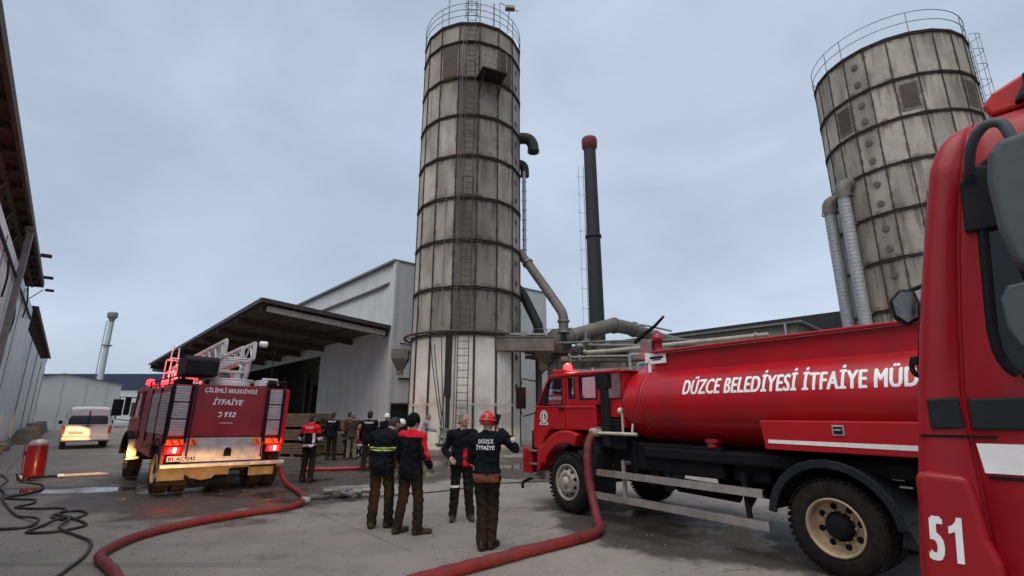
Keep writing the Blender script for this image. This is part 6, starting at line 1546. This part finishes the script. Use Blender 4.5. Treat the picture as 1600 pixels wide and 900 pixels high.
hose('supply_pipe', 'dull red pipe lying on the wet ground before the loading bay', [(-6.3, 15.75, .05), (-5.6, 15.9, .05), (-4.75, 16.22, .05), (-3.6, 16.7, .05)], .05, 'red_dull', 'pipe', 5, 10)

# wheeled extinguisher
EX = thing('wheeled_extinguisher', 'red wheeled fire extinguisher cylinder with one small pale wheel by the left wall', 'extinguisher', (-12.4, 13.66, 0), R(10))
EX.scale = (.78, .78, .88)
X = Matrix.Translation((0, 0, .10)) @ Matrix.Rotation(R(-4), 4, 'Y')
b = MB(); b.lathe([(0, 0), (.24, 0), (.265, .03), (.27, .06), (.27, .84), (.25, .90), (.24, .91)], 28, 0, X); b.build('cylinder', 'ext_red', EX)
b = MB(); b.lathe([(.25, .895), (.255, .93), (.20, 1.02), (.07, 1.06), (0, 1.07)], 24, 0, X); b.build('lid', 'pale_metal', EX)
b = MB()
for s_ in (-1, 1): b.tube([X @ Vector(q) for q in ((-.28, .14*s_, .10), (-.30, .14*s_, .80), (-.33, .1*s_, .92), (-.33, 0, .94))], .018, 6)
b.box((-.28, -.06, .68), (.05, .16, .1), 0, X); b.build('handle', 'ext_red', EX)
for s_ in (-1, 1):
    b = MB(); Xw = Matrix.Translation((-.26, s_*.17, .10)) @ Matrix.Rotation(R(90), 4, 'X') @ Matrix.Rotation(R(20), 4, 'Z'); b.lathe([(.065, .03), (.10, .03), (.105, 0), (.10, -.03), (.065, -.03)], 20, 0, Xw); w_ = b.build('wheel', 'rubber', EX)
    b = MB(); b.lathe([(0, .04), (.03, .04), (.04, .032), (.075, .032), (.075, -.032), (.04, -.032), (0, -.04)], 16, 0, Xw); b.build('rim', 'white_paint', w_)
NZ = thing('hose_nozzle', 'pale metal branch pipe lying on the ground beside the wheeled extinguisher', 'nozzle', (-12.0, 14.25, .055), math.atan2(.62, .78))
b = MB(); b.tube([(-.2, 0, 0), (-.05, 0, 0), (0, 0, 0), (.2, 0, 0), (.5, 0, 0), (.6, 0, 0), (.85, 0, -.01)], [.05, .05, .04, .04, .034, .045, .018], 14); b.build('barrel', 'pale_metal', NZ)
b = MB(); b.tube([(-.22, 0, 0), (-.10, 0, 0)], .055, 12); b.build('coupling', 'alu', NZ); b = MB(); b.tube(smooth_path([(-.2, 0, 0), (-.5, .03, 0), (-.8, -.05, 0)], 5), .035, 8); b.build('hose_tail', 'black_hose', NZ)
DV = thing('hose_divider', 'dark three-legged metal hose divider lying at the bend of the left red hose', 'hose divider', (-3.60, 11.0, 0), R(-12))
b = MB(); b.tube([(-.32, 0, .10), (.05, 0, .11)], .06, 12); b.box((.1, 0, .11), (.28, .34, .13)); b.build('body', 'steel', DV, bevel=.02)
for y in (-.17, 0, .17):
    b = MB(); b.tube([(.18, y, .11), (.50, y*1.9, .10)], .042, 10); b.tube([(.44, y*1.77, .10), (.54, y*2.0, .10)], .055, 10); b.build('outlet', 'steel', DV)
for y in (-.3, .3):
    b = MB(); b.tube([(.0, y*.3, .07), (-.15, y, .015), (-.45, y*1.3, .012)], .016, 6); b.build('leg', 'dark', DV)

# timber stack in the loading bay
TS = thing('timber_stack', 'stack of sawn boards on bearers in front of the dark loading bay', 'timber', (-8.55, 21.4, 0), R(-14))
rnd = random.Random(5); zz = .12
for lay in range(15):
    b = MB(); w_ = 1.45+rnd.uniform(-.10, .12); off = rnd.uniform(-.08, .08)
    if lay in (4, 9): 
        for x in (-.55, .5): b.box((x, 0, zz+.05), (.1, 1.6, .1))
        b.build('bearer', 'wood', TS); zz += .10; continue
    k = 7; 
    for q in range(k): b.box((off+rnd.uniform(-.05, .05), -.75+1.5*(q+.5)/k, zz+.05), (w_+rnd.uniform(-.15, .15), 1.5/k-.015, .085+rnd.uniform(0, .01)))
    b.build('board_layer', 'wood', TS); zz += .105
b = MB()
for x in (-.6, 0, .6): b.box((x, 0, .06), (.12, 1.5, .12))
b.build('pallet', 'wood', TS)
TS2 = thing('timber_stack', 'shorter uneven stack of darker boards just right of the taller one', 'timber', (-7.35, 22.0, 0), R(-5))
zz = .1
for lay in range(12):
    b = MB(); off = rnd.uniform(-.12, .12)
    for q in range(5): b.box((off+rnd.uniform(-.08, .08), -.5+q*.25, zz+.05), (1.0+rnd.uniform(-.2, .2), .235, .09))
    b.build('board_layer', 'wood', TS2); zz += .105 if lay != 6 else .17

# portable pump behind the men
PU = thing('portable_pump', 'red portable pump with white panels and small wheels among the men by the hall', 'pump', (-5.95, 20.9, 0), R(-8))
b = MB(); b.box((0, 0, .82), (1.15, .7, .62)); b.build('housing', 'red', PU, bevel=.06)
b = MB(); b.box((-.38, -.36, .85), (.14, .02, .32)); b.box((-.18, -.36, .85), (.12, .02, .32)); b.box((.42, -.36, .72), (.2, .02, .16)); b.build('panel', 'white_paint', PU, bevel=.01)
b = MB(); b.tube([(-.5, -.40, .45), (.75, -.40, .45)], .05, 8); b.tube([(.75, -.4, .45), (1.15, -.3, .5)], .03, 8); b.box((0, 0, .47), (1.2, .6, .08)); b.build('frame', 'alu', PU)
for x in (-.28, .22):
    b = MB(); Xw = Matrix.Translation((x, -.42, .24)) @ Matrix.Rotation(R(90), 4, 'X'); b.lathe([(.13, .07), (.21, .07), (.24, .03), (.24, -.03), (.21, -.07), (.13, -.07)], 20, 0, Xw); w_ = b.build('wheel', 'rubber', PU)
    b = MB(); b.lathe([(0, .075), (.13, .06), (.13, -.06)], 16, 0, Xw); b.build('rim', 'rim_grey', w_)
rg = random.Random(4); pts = []
for k in range(46):
    a = k*.62; r = .30+.12*rg.random(); pts.append((-2.55+r*math.cos(a)*1.3, 20.95+.16*math.sin(a)+rg.uniform(-.06, .06), .06+.34*abs(math.sin(a*.5))+rg.uniform(0, .12)))
hose('cable_coil', 'tangled coil of black cable on the ground at the foot of the white silo base', pts, .016, 'black_hose', 'cable', 5, 6)
b = MB(); o_ = Vector((-3.96, 10.2, .058)); b.tube([(0, -.10, 0), (0, -.06, 0), (0, .06, 0), (.01, .10, 0)], [.064, .074, .074, .064], 14)
for a in (0, 120, 240): b.box((.07*math.cos(R(a)), 0, .07*math.sin(R(a))), (.03, .05, .03))
k_ = b.build('hose_coupling', 'alu', HL, bevel=.004); k_.location = o_-Vector(HL.location); k_.rotation_euler[2] = R(-6)

# loose grit on the slab
rnd = random.Random(21); b = MB()
for i in range(1500):
    s_ = rnd.uniform(4.5, 18); a = rnd.uniform(-46, 40); x, y = s_*math.sin(R(a)), s_*math.cos(R(a)); r = rnd.uniform(.004, .012)*(1+.06*s_)
    b.add([(x-r, y-r*.6, 0), (x+r, y-r*.4, 0), (x+r*.7, y+r, 0), (x-r*.7, y+r*.8, 0), (x, y, r*.8)], [(0, 1, 4), (1, 2, 4), (2, 3, 4), (3, 0, 4)])
M['grit'] = mat('grit', (.16, .14, .12), .9, 0, .5, 3)
b.build('gravel', 'grit', kind='stuff', label='fine grit scattered over the concrete yard')
